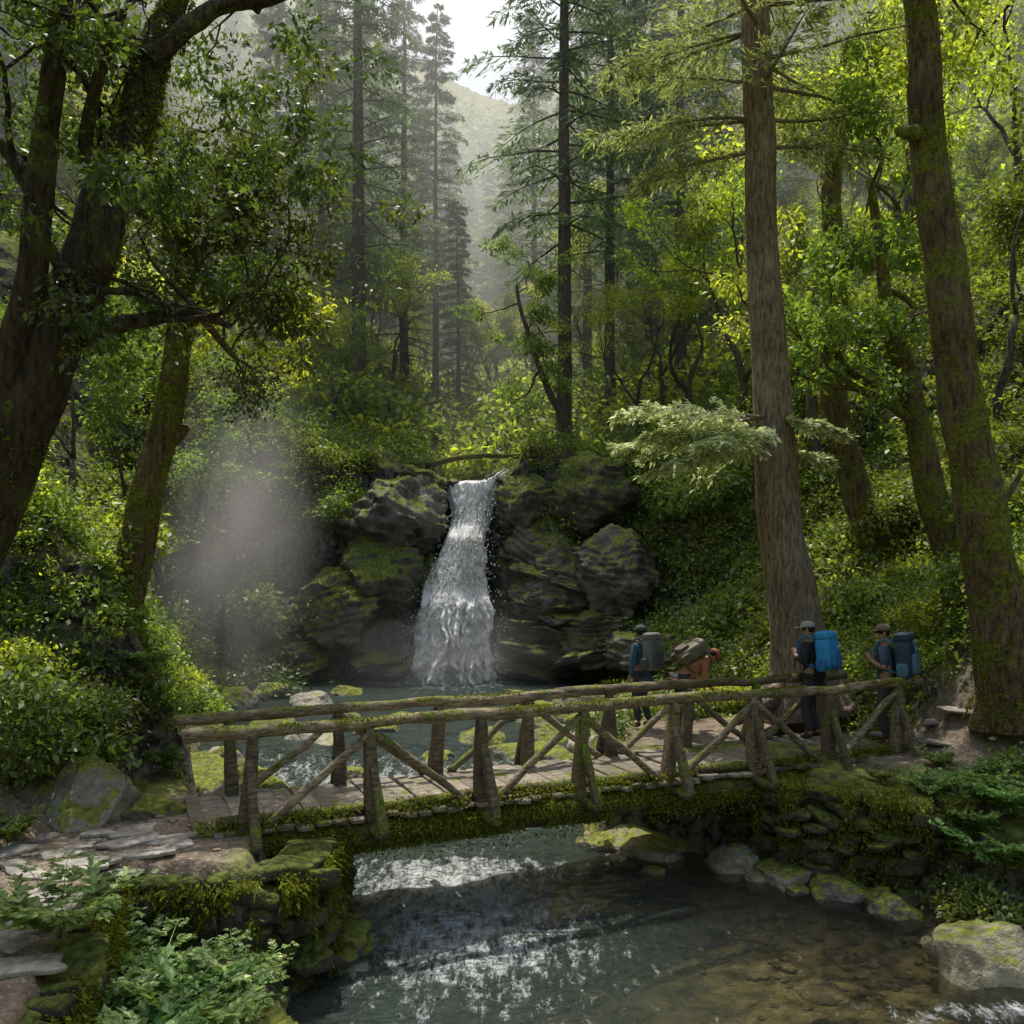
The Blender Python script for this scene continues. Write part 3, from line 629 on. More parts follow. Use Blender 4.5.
link('crown',crownmesh([cloud(cen,rs.uniform(.22,.5,len(cen)),150,.085,.6,2)],base),M['leaf_dark'],t2)
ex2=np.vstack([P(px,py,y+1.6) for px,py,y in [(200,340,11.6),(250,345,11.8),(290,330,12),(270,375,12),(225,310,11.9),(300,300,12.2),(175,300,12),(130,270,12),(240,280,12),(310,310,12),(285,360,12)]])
tag(link('leafy_branch',crownmesh([cloud(ex2,rs.uniform(.3,.6,len(ex2)),170,.09,.5,3)],base,'leafy_branch'),M['leaf_lime'],t2),'bright backlit yellow green lower leaves')  # backlight put into the colour: brighter leaf material than the crown's
def spray(mbw,out,p0,d,L,r,rs,droop=.25,ls=.28,ntw=9,k=5,asp=.22,lift=0):
    n=8; d=nrm(np.array(d,float)); pts=[np.array(p0,float)]
    for i in range(n):
        d=nrm(d+np.array([0,0,-droop/n*(1.6 if i>n*.4 else .6)+lift])+rs.normal(0,.05,3)); pts.append(pts[-1]+d*L/n)
    pts=np.array(pts); mbw.tube(pts,np.linspace(r,r*.2,n+1),5)
    T=nrm(np.gradient(pts,axis=0)); C=[];D=[]
    for t in np.linspace(.18,1,ntw):
        f=t*n; a=min(int(f),n-1); c=pts[a]+(pts[a+1]-pts[a])*(f-a); tt=T[a]; s=nrm(np.cross(tt,[0,0,1.]))
        tl=L*(.42*(1-t)+.10)*rs.uniform(.7,1.2)
        for sg in (-1,1):
            dv=nrm(tt*.65+s*sg+rs.normal(0,.15,3)+np.array([0,0,-.15]))
            u=(np.arange(k)+.3)/k
            C.append(c+dv*tl*u[:,None]+np.array([0,0,-.18*tl])*(u**2)[:,None]); D.append(np.tile(dv,(k,1))+rs.normal(0,.28,(k,3)))
            C.append(c+dv*tl*u[:,None]); D.append(np.tile(dv+tt*.9*rs.choice([-1,1]),(k,1))+rs.normal(0,.3,(k,3))+[0,0,-.35])
    C=np.vstack(C);D=np.vstack(D); m=len(C); l=ls*rs.uniform(.6,1.2,m)
    out.append(leafq(C,D,np.tile([0,0,1.],(m,1))+rs.normal(0,.3,(m,3)),l,l*asp))
base=P(800,690,15.0); base[2]=Hs(base[0],base[1])-.1
t3=thing('conifer_tree','big straight conifer with furrowed brown bark standing behind the hikers','tree',base)
mb=MB(); out=[]; rs=np.random.default_rng(31)
tr=pl([(808,712,0,120),(803,672,0,78),(794,630,0,64),(783,540,0,53),(773,430,0,46),(766,300,0,40),(760,150,0,36),(756,0,0,33),(752,-200,0,26),(750,-420,0,14)],15.0,.85)
xyz,rad=trunk_from(mb,tr,36,.16,2,120,.03)
for l in [[(800,675,0,30),(830,700,-.4,18),(850,716,-.7,8)],[(795,680,0,30),(760,705,-.5,18),(735,722,-.8,8)]]: trunk_from(mb,pl(l,15.0),10,.15,4,16)
hp=[P(770,418,14.8),P(765,432,14.8),P(772,445,15)]
for a,(s0,dx,L,dr_) in enumerate([(0,(-1,-.25,.06),2.5,.3),(1,(-1,.1,-.06),2.4,.3),(0,(1,-.3,-.05),1.2,.25),(2,(-.9,-.5,-.15),2.0,.35),(2,(.8,.4,-.1),1.1,.3),(1,(-.8,-.8,0),1.8,.3),(1,(-1,-.1,.12),1.9,.3),(0,(-.9,.3,.0),2.2,.35),(2,(-1,.1,-.2),2.1,.3)]):
    spray(mb,out,hp[s0],dx,L,.035,rs,dr_,.17,26,10,.34)
crl=list(out); out=[]
for py in (150,120,85,60,30,5,-40,-100,-170,-250):
    for k in range(3 if py>0 else 2):
        a=rs.uniform(0,2*math.pi); dv=(math.cos(a),math.sin(a)*.8,-.02)
        if py>100: dv=(-1,rs.uniform(-.4,.4),0) if k<2 else (1,rs.uniform(-.3,.3),.1)
        spray(mb,out,P(760,py,15),dv,rs.uniform(1.8,3.2),.04,rs,.25,.17,20,8,.2)
for V_ in mb.V: V_-=base
link('trunk',mb.mesh('trunk',True),M['bark_conifer'],t3)
tag(link('drooping_branch',crownmesh(crl,base,'drooping_branch'),M['needle_sunlit'],t3),'pale sunlit drooping needle branch low on the trunk')
link('crown',crownmesh(out,base),M['needle_pale'],t3)
Yt=12.2; base=P(1003,712,Yt); base[2]=Hs(base[0],base[1])-.1
t4=thing('mossy_tree','tall mossy brown trunk leaning left at the right edge of the picture','tree',base)
mb=MB(); tips=[]
tr=pl([(1012,725,0,120),(1008,695,0,82),(998,620,0,66),(980,500,0,60),(962,400,0,56),(946,280,0,52),(932,150,0,48),(920,20,0,46),(907,-120,0,38),(897,-260,0,28)],Yt,.72)
xyz,rad=trunk_from(mb,tr,30,.24,6,110)
for l in [[(922,135,0,20),(905,132,-.3,12),(897,130,-.4,5)],[(905,-60,0,26),(870,-110,.2,16),(820,-140,.4,10)],[(915,-30,0,26),(960,-80,.2,16),(1010,-110,.4,10)],[(985,540,0,14),(1000,500,.2,8),(1020,470,.2,4)]]:
    x_,r_=trunk_from(mb,pl(l,Yt),10,.15,4,16)
    if l[-1][1]<0:
        for k in (6,10,15): grow(mb,tips,x_[k],rs.normal(0,1,3)+[0,0,.2],1.5,r_[k]*.5,2,rs,.05,.3,6)
for V_ in mb.V: V_-=base
link('trunk',mb.mesh('trunk',True),M['bark_moss'],t4); trunkmoss(t4,xyz,rad,22000,24,.52,base,.042)
tips=np.array(tips)
link('crown',crownmesh([cloud(tips[rs.permutation(len(tips))[:45]],.45,80,.1,.6,4)],base),M['leaf_mid'],t4)
def make_conifer(seed,Ht,rb_,nb,Lm,first=.22,mat='needle',ls=.30,ntw=10,k=5,label='',bare=0,asp=.22):
    rs=np.random.default_rng(seed); root=thing('conifer_tree',label,'tree'); mb=MB(); out=[]
    n=24; z=np.linspace(-.5,Ht,n); xy=np.cumsum(rs.normal(0,.02,(n,2)),0)
    pts=np.column_stack([xy,z]); mb.tube(pts,np.interp(z,[-.5,.6,Ht],[rb_*1.5,rb_,.03]),10,.1,seed)
    for q in range(nb):
        h=first+(1-first)*((q+rs.random())/nb)**.9; z0=h*Ht; a=q*2.4+rs.normal(0,.3)
        L=Lm*((1-h)/(1-first)*.9+.1)**.75*rs.uniform(.55,1.15)
        spray(mb,out,np.array([np.interp(z0,z,xy[:,0]),np.interp(z0,z,xy[:,1]),z0]),(math.cos(a),math.sin(a),.12-.2*(1-h)),L,.045*(1-h)+.015,rs,.45,ls,ntw,k,asp)
    for q in range(bare):
        z0=rs.uniform(.08,first+.15)*Ht; a=rs.random()*6.28; L=rs.uniform(.5,1.6); d=np.array([math.cos(a),math.sin(a),-.15])
        p=np.array([0,0,z0])+np.array([np.interp(z0,z,xy[:,0]),np.interp(z0,z,xy[:,1]),0]); mb.tube([p,p+d*L*.5,p+d*L+[0,0,-.1]],[.03,.02,.008],5)
    link('trunk',mb.mesh('trunk',True),M['bark_far'],root); link('crown',crownmesh(out,np.zeros(3)),M[mat],root)
    return root
def make_broad(seed,L0,r0,depth,mat,bark,ncl,crad,nper,ls,label,lean=(0,0,1),up=.1,squash=.6,wob=.16):
    rs=np.random.default_rng(seed); root=thing('broadleaf_tree',label,'tree'); mb=MB(); tips=[]
    grow(mb,tips,(0,0,-.4),lean,L0,r0,depth,rs,up,wob,10,(2,3),.8)
    tips=np.array(tips); c=tips[rs.permutation(len(tips))[:ncl]]
    link('trunk',mb.mesh('trunk',True),M[bark],root); link('crown',crownmesh([cloud(c,rs.uniform(crad*.6,crad*1.2,len(c)),nper,ls,squash,seed)],np.zeros(3)),M[mat],root)
    return root
LC='tall hazy conifer rising from the slope behind the waterfall'
con=[make_conifer(41,26,.28,115,4.0,.10,label=LC,bare=8),make_conifer(42,30,.32,120,4.3,.18,label=LC,bare=12),make_conifer(43,20,.24,95,3.3,.08,label=LC,bare=5),make_conifer(44,28,.26,100,3.6,.26,label=LC,bare=14)]
LB='leafy green broadleaf tree on the forested slope behind'
bro=[make_broad(51,4.5,.2,3,'leaf_mid','bark_far',65,.8,110,.14,LB),make_broad(52,5,.22,3,'leaf_lime','bark_far',62,.8,100,.14,LB),make_broad(53,4.2,.18,3,'leaf_mid','bark_far',70,.9,110,.15,LB,(.3,0,1)),make_broad(54,3.6,.16,3,'under','bark_far',65,.8,110,.14,LB)]
used={}
def place(lst,k,x,y,rz,label,group=None,sc=1.0,zoff=0):
    r_=lst[k]; z=Hs(x,y)+zoff
    if id(r_) not in used:
        used[id(r_)]=1; r_.location=(x,y,z); r_.rotation_euler[2]=rz; r_.scale=(sc,sc,sc); r_['label']=label
        if group: r_['group']=group
        return r_
    o=dup(r_,(x,y,z),rz,label,None,(sc,sc,sc))
    if group: o['group']=group
    elif 'group' in o: del o['group']
    return o
rs=np.random.default_rng(61); taken=[]
hero=[(566,33,3,1.15,'dark slender conifer standing just right of the waterfall notch'),(609,40,3,1.05,'straight bare trunked conifer second to the right of the notch'),
 (680,36,3,1.0,'thick trunked conifer leaning slightly, left of the big brown trunk'),(652,48,0,1.05,'conifer half hidden between two darker trunks right of centre'),
 (358,41,1,1.1,'tall conifer left of the sky gap'),(405,52,0,1.05,'hazy conifer between the tall left conifer and the sky gap'),(435,48,3,.8,'thin dark conifer directly under the sky gap'),(459,46,2,.6,'short slim conifer above the waterfall'),
 (535,58,0,.95,'hazy conifer right of the sky gap'),(588,52,1,.95,'faint tall conifer between the dark slender one and its right neighbour'),(715,44,0,1.0,'dense conifer left of the upper big trunk'),(630,62,1,1.0,'distant pale conifer right of centre'),(320,48,0,1.0,'dense hazy conifer at the left of the tall conifer'),(275,44,2,1.1,'dark green conifer above the left cliff'),
 (492,92,0,.9,'small far conifer in the middle of the sky gap foot'),(470,104,1,.8,'small far conifer left of the sky gap foot'),(510,78,2,1.0,'bushy far conifer right of the sky gap foot'),(450,70,2,1.0,'bushy hazy conifer behind the short slim one')]
for px,Yd,k,sc,lab in hero:
    x=(px-512)/F*Yd; taken.append((x,Yd)); place(con,k,x,Yd,rs.random()*6.28,lab,None,sc)
GC='conifers on the slope behind'; GB='broadleaf trees on the slope behind'
cnt=0; tries=0
while cnt<54 and tries<4000:
    tries+=1; Yd=rs.uniform(42,115) if cnt>14 else rs.uniform(42,66); px=rs.uniform(-60,1090); x=(px-512)/F*Yd
    if abs(px-480)<np.interp(Yd,[42,115],[56,14]) : continue
    if any((x-a)**2+(Yd-b)**2<(3.4+Yd*.02)**2 for a,b in taken): continue
    taken.append((x,Yd)); place(con,int(rs.integers(4)),x,Yd,rs.random()*6.28,LC,GC,rs.uniform(.75,1.1)); cnt+=1
cnt=0;tries=0
while cnt<58 and tries<4000:
    tries+=1; Yd=rs.uniform(30,72) if cnt>20 else rs.uniform(40,62); px=rs.uniform(-60,1090) if cnt>20 else rs.uniform(330,740); x=(px-512)/F*Yd
    if abs(px-475)<110 and Yd<40: continue
    if any((x-a)**2+(Yd-b)**2<2.4**2 for a,b in taken): continue
    taken.append((x,Yd)); place(bro,int(rs.integers(4)),x,Yd,rs.random()*6.28,LB,GB,rs.uniform(.55,.95)); cnt+=1
mids=[(820,24,1,.9,'lime green backlit tree left of the leaning mossy trunk'),(742,27,0,.75,'green leafy tree behind the big brown trunk'),(1000,21,3,.9,'bushy tree filling the right edge of the slope'),
 (905,28,1,1.0,'bright leafy tree high on the right slope'),(160,22,0,.75,'leafy tree behind the slim mossy tree on the left slope'),(60,19,3,.8,'dark leafy tree on the left slope behind the leaning tree'),
 (270,31,2,.6,'leafy tree above the dark cliff left of the fall'),(335,34,0,.55,'rounded small tree above the rock left of the fall'),(640,31,1,.55,'lime leafed small tree between the slender conifers'),(690,31,0,.7,'leafy tree filling the slope left of the big trunk'),(1020,26,1,.8,'yellow green tree beyond the top of the right slope')]
for px,Yd,k,sc,lab in mids: place(bro,k,(px-512)/F*Yd,Yd,rs.random()*6.28,lab,None,sc)
def curvy(name,label,lst,Yt,seed,mat='leaf_mid',bark='bark_moss',ws=1.0,Lb=1.8,ncl=80,cr=(.3,.7)):
    rs=np.random.default_rng(seed); b=P(lst[0][0],lst[0][1],Yt); mb=MB(); tips=[]
    root=thing(name,label,'tree',b)
    x_,r_=trunk_from(mb,pl(lst,Yt,ws),14,.18,seed,50)
    for k in (22,28,33,38,42,46,49): grow(mb,tips,x_[k],rs.normal(0,1,3)+[0,0,.3],Lb,r_[k]*.5,2,rs,.05,.28,6)
    for V_ in mb.V: V_-=b
    link('trunk',mb.mesh('trunk',True),M[bark],root); tips=np.array(tips)
    c=tips[rs.permutation(len(tips))[:ncl]]
    link('crown',crownmesh([cloud(c,rs.uniform(cr[0],cr[1],len(c)),110,.115,.55,seed)],b),M[mat],root)
    if ws==1.0: trunkmoss(root,x_,r_,4000,seed,.48,b,.06)
    return root
curvy('curved_tree','curved mossy tree with a crooked trunk behind the rightmost hiker',[(915,640,0,56),(905,590,0,46),(880,550,0,36),(852,490,0,30),(838,420,0,27),(832,340,0,25),(836,260,0,22),(832,180,0,19),(838,120,0,15),(845,40,0,10)],19,71,'leaf_lime')
curvy('curved_tree','thin crooked mossy tree between the curved tree and the right edge trunk',[(965,600,0,44),(955,555,0,36),(935,500,0,28),(920,430,0,24),(905,370,0,21),(890,320,0,17),(880,250,0,12),(872,180,0,8)],17,72,'leaf_mid')
curvy('crooked_tree','small crooked dark tree growing out above the right side of the fall',[(575,455,0,20),(560,410,0,15),(545,380,0,12),(530,340,0,10),(522,310,0,8),(518,285,0,5)],29.5,73,'leaf_mid','bark_far',.5,1.3,50,(.25,.55))
def make_shrub(seed,mat,R,nper,ls,ncl=26):
    rs=np.random.default_rng(seed); root=thing('shrub','','shrub'); d=nrm(rs.normal(0,1,(ncl,3))); d[:,2]=np.abs(d[:,2])
    c=d*R*rs.uniform(.4,1,ncl)[:,None]*[1,1,.75]+[0,0,.1]; mb=MB()
    for q in c[::2]: mb.tube([(0,0,-.1),q*.5+[0,0,.1],q],[.02,.014,.006],5)
    link('stems',mb.mesh('stems',True),M['bark_far'],root)
    link('foliage',crownmesh([cloud(c,R*.4,nper,ls,.7,seed)],np.zeros(3),'foliage'),M[mat],root); return root
shr=[make_shrub(81,'leaf_mid',.9,170,.08),make_shrub(82,'under',1.0,180,.085),make_shrub(83,'leaf_lime',.8,160,.075),make_shrub(84,'leaf_dark',1.0,180,.085)]
sp=[(30,640,9.8,1,1.0,'leafy shrub under the leaning tree at the left edge'),(20,560,10.8,2,.9,'bright green shrub high on the left bank'),(95,700,11,3,.9,'dark green shrub left of the mossy bank'),
 (165,600,13.2,2,.7,'lime green shrub overhanging the mossy bank'),(70,480,14,0,1.4,'large leafy shrub on the left slope under the leaning trunk'),(180,520,15,0,1.0,'shrub right of the slim mossy trunk'),
 (150,690,12.6,0,.6,'rounded shrub low on the mossy bank'),(260,560,22.5,3,1.3,'dark shrub on the cliff left of the pool'),(310,510,24.4,0,1.5,'leafy shrub on the cliff top left of the fall'),(350,450,26.6,0,1.5,'shrub above the dark cliff'),
 (250,450,24.5,1,1.8,'broad shrub higher on the cliff at left'),(395,430,29,1,1.3,'shrub just above the left rock of the lip'),(600,500,27,1,1.4,'shrub on the slope right of the lip'),(660,580,23.5,0,1.5,'wide leafy shrub behind the first hiker'),
 (720,560,21.5,1,1.5,'leafy shrub left of the big brown trunk'),(700,500,25.5,0,1.7,'dark shrub on the slope left of the big trunk'),(640,470,28,0,1.5,'shrub below the pale needle branch'),(735,640,17,2,.8,'small bright shrub at the foot of the big conifer'),
 (860,600,17,0,1.0,'shrub behind the two right hikers'),(940,610,15,2,.9,'sunlit shrub left of the right edge trunk'),(1015,640,13.5,2,.9,'yellow green shrub right of the edge trunk'),(900,520,19,1,1.2,'shrub below the curved tree'),(1010,480,17,0,1.4,'leafy shrub high at the right edge'),
 (985,840,9.9,0,.66,'pale leafy shrub over the right abutment at the right edge'),(1000,560,14,1,1.1,'shrub behind the edge trunk'),(545,440,30.5,2,1.2,'bright shrub above the fallen log'),(830,520,20,1,1.2,'shrub between the conifer and the curved tree')]
for px,py,Yd,k,sc,lab in sp:
    c=P(px,py,Yd); place(shr,k,c[0],c[1],rs.random()*6.28,lab,None,sc)
# ---------------------------------------------------------------- ground cover (uncountable)
def cover(name,n,reg,rad,nper,ls,mat,seed,filt=None,lift=.35,asp=.5,squash=.6,cliff=False):
    r=np.random.default_rng(seed); x0,x1,y0,y1=reg
    Y=y0+(y1-y0)*r.random(n*6); px=r.uniform(x0,x1,n*6); x=(px-512)/F*Y
    if cliff:
        x=r.uniform(-13,9,n*6); Y=np.interp(x,YCX,YCY)+r.uniform(-.7,1.4,n*6)+np.clip(np.abs(x+1.8)-1.6,0,7)*.6*r.random(n*6)
    m=filt(x,Y) if filt else np.ones(len(x),bool); x=x[m][:n];Y=Y[m][:n]
    z=H(x,Y); R=rad[0]+(rad[1]-rad[0])*r.random(len(x))**1.8
    if cliff: z=np.maximum(z,.0)
    V,Fc,c=cloud(np.stack([x,Y-(R*.4 if cliff else 0),z+R*lift],1),R,nper,ls,squash,seed,asp=asp)
    return tag(link(name,npmesh(name,V,Fc,False,c),M[mat]),kind='stuff')
def outside(x,y,mg=.35):
    dl=np.interp(y,LY,LXv)-x; dr=x-np.interp(y,RY,RXv); return (np.maximum(dl,dr)>mg)&(pathmask(x,y)<.15)
lb=lambda x,y: outside(x,y,.6)&(x<0)&((y>11.2)|(x<-4.9-.1*(y-8)))
rbk=lambda x,y: outside(x,y,.6)&(x>0)&((y>13.6)|(x>6.2))
clf=lambda x,y: outside(x,y,.8)&(fbm(np.stack([x*.8,y*.8,x*0],1),3)>-.2)&(~((np.abs(x+1.8)<3.2)&(y<28)))
cl2=lambda x,y: (np.abs(x+1.75)>2.2)&(fbm(np.stack([x*.7,y*.7,x*0+5],1),3)>.12-.3*(np.abs(x+1.8)>4.2))
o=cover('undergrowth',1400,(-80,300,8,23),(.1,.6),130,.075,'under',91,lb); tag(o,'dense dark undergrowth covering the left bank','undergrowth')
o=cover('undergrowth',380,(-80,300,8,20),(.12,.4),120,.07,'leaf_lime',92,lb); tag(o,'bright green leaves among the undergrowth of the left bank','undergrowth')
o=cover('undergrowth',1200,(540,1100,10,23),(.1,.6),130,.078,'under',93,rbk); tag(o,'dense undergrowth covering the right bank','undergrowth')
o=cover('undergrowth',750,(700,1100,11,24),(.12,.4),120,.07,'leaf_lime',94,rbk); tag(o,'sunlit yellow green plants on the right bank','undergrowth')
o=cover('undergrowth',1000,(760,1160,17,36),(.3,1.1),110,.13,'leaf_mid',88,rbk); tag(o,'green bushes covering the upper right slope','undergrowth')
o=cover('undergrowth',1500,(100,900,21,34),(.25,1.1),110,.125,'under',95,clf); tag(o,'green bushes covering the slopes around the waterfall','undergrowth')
o=cover('undergrowth',700,(0,0,0,0),(.15,.9),130,.11,'leaf_mid',89,cl2,.1,cliff=True); tag(o,'bushes and ferns hanging on the cliff faces','undergrowth')
o=cover('undergrowth',600,(0,0,0,0),(.15,.8),130,.10,'under',87,cl2,.1,cliff=True); tag(o,'darker leaves standing in for shaded gaps between the cliff bushes','undergrowth')  # shade between the bushes given by a darker leaf colour
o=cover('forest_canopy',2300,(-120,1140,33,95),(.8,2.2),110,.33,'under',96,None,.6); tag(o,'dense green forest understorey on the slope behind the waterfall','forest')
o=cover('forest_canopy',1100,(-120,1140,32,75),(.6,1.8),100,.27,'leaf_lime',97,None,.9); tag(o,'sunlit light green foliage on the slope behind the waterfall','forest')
r=np.random.default_rng(98); n=4200; Yd=85*(420/85)**r.random(n); px=r.uniform(-200,1220,n); x=(px-512)/F*Yd; z=H(x,Yd); hh=r.uniform(12,24,n)
K=34; C=np.repeat(np.stack([x,Yd,z],1),K,0); t=r.random(n*K); h_=np.repeat(hh,K); a=r.random(n*K)*6.28; R=(1-t)*h_*.17+.3
C=C+np.stack([np.cos(a)*R*.4,np.sin(a)*R*.4,t*h_],1); D=np.stack([np.cos(a),np.sin(a),a*0-.35],1)
V,Fc,c=leafq(C,D,np.tile([0,0,1.],(len(C),1))+r.normal(0,.4,(len(C),3)),R*.9+.6,R*.4+.35)
tag(link('distant_forest',npmesh('distant_forest',V,Fc,False,c),M['needle']),'far conifer forest on the mountain side','forest',kind='stuff')
mb=MB(); r=np.random.default_rng(99)
for q in range(800):
    if q<520: y=r.uniform(7.6,12.0); x=np.interp(y,RY,RXv)-abs(r.normal(0,1.3)); s=r.uniform(.02,.075)
    else: y=r.uniform(5.5,10.5); x=r.uniform(-5.6,-3.8 if y<8.2 else -2.6); s=r.uniform(.012,.05)
    V,Fc=rockV(500+q%40,3,5,.1); a=r.random()*6.28; V=V*[s*1.3,s,s*.55]; V=np.stack([V[:,0]*math.cos(a)-V[:,1]*math.sin(a),V[:,0]*math.sin(a)+V[:,1]*math.cos(a),V[:,2]],1)
    mb.add(V+[x,y,Hs(x,y)+s*.15],Fc)
tag(link('gravel',mb.mesh('gravel',True),M['pebble']),'loose pebbles of the stream bed and path','gravel',kind='stuff')
# ---------------------------------------------------------------- foreground plants
def make_fern(seed,nst,hgt,mat):
    rs=np.random.default_rng(seed); root=thing('leafy_plant','','plant'); mb=MB(); out=[]
    for q in range(nst):
        a=rs.random()*6.28; L=hgt*rs.uniform(.6,1.2); d=nrm(np.array([math.cos(a)*.65,math.sin(a)*.65,1.])); pts=[np.zeros(3)]
        for i in range(8): d=nrm(d+[0,0,-.12]); pts.append(pts[-1]+d*L/8)
        pts=np.array(pts); mb.tube(pts,np.linspace(.006,.002,9),5); T=nrm(np.gradient(pts,axis=0)); C=[];D=[];LL=[]
        for t in np.linspace(.3,1,6):
            f=t*8; i=min(int(f),7); c=pts[i]+(pts[i+1]-pts[i])*(f-i); s=nrm(np.cross(T[i],[0,0,1.])); sub=L*.42*(1.15-t)*rs.uniform(.7,1.2)
            for sg in (-1,1):
                dv=nrm(T[i]*.5+s*sg+rs.normal(0,.25,3))
                for u in np.linspace(.25,1,4):
                    for s2 in (-1,0,1):
                        C.append(c+dv*sub*u); D.append(dv+s2*nrm(np.cross(dv,[0,0,1.]))*.9+[0,0,-.1]); LL.append(sub*.42*(1.15-u*.5)+.018)
        C=np.array(C);D=np.array(D)+rs.normal(0,.15,(len(C),3));LL=np.array(LL); out.append(leafq(C,D,np.tile([0,0,1.],(len(C),1))+rs.normal(0,.4,(len(C),3)),LL,LL*.5))
    link('stems',mb.mesh('stems',True),M[mat],root); link('leaves',crownmesh(out,np.zeros(3),'leaves'),M[mat],root); return root
fe=[make_fern(111,11,.66,'fern'),make_fern(112,9,.56,'fern'),make_fern(113,13,.42,'leaf_mid')]
FL='pale green leafy plant with feathery leaves in the lower left corner'
fp=[(60,6.6,0,1.0),(110,6.9,1,1.2),(155,7.0,0,1.0),(200,7.1,1,1.2),(235,7.3,0,.9),(90,6.3,1,1.1),(150,6.4,0,1.1),(215,6.6,1,1.1),(185,6.3,0,1.0),(130,7.4,1,1.1),(110,7.7,0,.9),(260,7.5,2,.8),(75,6.0,0,1.1),(120,6.0,1,1.2),(140,7.8,2,1),(85,7.1,1,1.1)]
for px,Yd,k,sc in fp: place(fe,k,(px-512)/F*Yd,Yd,rs.random()*6.28,FL,'feathery plants in the lower left corner',sc*rs.uniform(.8,1.15))
FR='small green fern growing on the right bank near the bridge end'
for px,Yd,k,sc in [(960,10.9,0,.9),(985,11.3,1,.9),(1010,10.7,0,1),(940,11.8,2,.9),(975,10.4,1,.8),(1005,12.2,2,1),(880,11.4,2,.7),(1015,9.9,2,.9),(995,10.1,0,1.1),(1015,10.4,1,1.1),(950,10.6,2,1.0),(930,10.9,0,.7)]: place(fe,k,(px-512)/F*Yd,Yd,rs.random()*6.28,FR,'ferns on the right bank',sc)
FQ='small green fern on the left bank beside the boulders'
for px,Yd,k,sc in [(25,9.4,2,.9),(100,10.8,1,.9),(8,8.6,2,1),(120,11.2,2,.8),(60,11,0,.8),(150,11.6,1,.8)]: place(fe,k,(px-512)/F*Yd,Yd,rs.random()*6.28,FQ,'ferns on the left bank',sc)
a=P(425,466,28.2); b=P(552,450,28.6); mb=MB(); t=np.linspace(0,1,12)[:,None]; pts=a*(1-t)+b*t; pts[:,2]+=.12*np.sin(t[:,0]*5); mb.tube(pts,np.linspace(.1,.07,12),10,.15,3)
tag(link('fallen_log',mb.mesh('fallen_log',True),M['wood_moss']),'thin fallen log lying across the stream above the waterfall','log')
# ---------------------------------------------------------------- people
def cloth(name,c,rough=.85):
    return solidmat(name,lambda nt,vec,b: mixc(nt,mrange(nt,noise(nt,vec,18,4),.3,.7),tuple(v*.8 for v in c),tuple(v*1.15 for v in c)),rough,.35,30,.01,.25)
M['skin']=cloth('skin',(.36,.21,.14),.55); M['hair']=cloth('hair',(.02,.015,.01))
def skin_obj(name,verts,edges,rad,mat,root,sub=2):
    me=bpy.data.meshes.new(name); me.from_pydata([tuple(map(float,v)) for v in verts],edges,[]); o=link(name,me,None,root)
    md=o.modifiers.new('s','SKIN'); md.use_smooth_shade=True
    for i,rr in enumerate(rad):
        sv=me.skin_vertices[0].data[i]; sv.radius=(rr,rr) if np.isscalar(rr) else rr; sv.use_root=(i==0)
    s=o.modifiers.new('b','SUBSURF'); s.levels=sub; s.render_levels=sub
    dg=bpy.context.evaluated_depsgraph_get(); nm=bpy.data.meshes.new_from_object(o.evaluated_get(dg)); o.modifiers.clear(); o.data=nm
    nm.materials.clear(); nm.materials.append(mat)
    for p_ in nm.polygons: p_.use_smooth=True
    return o
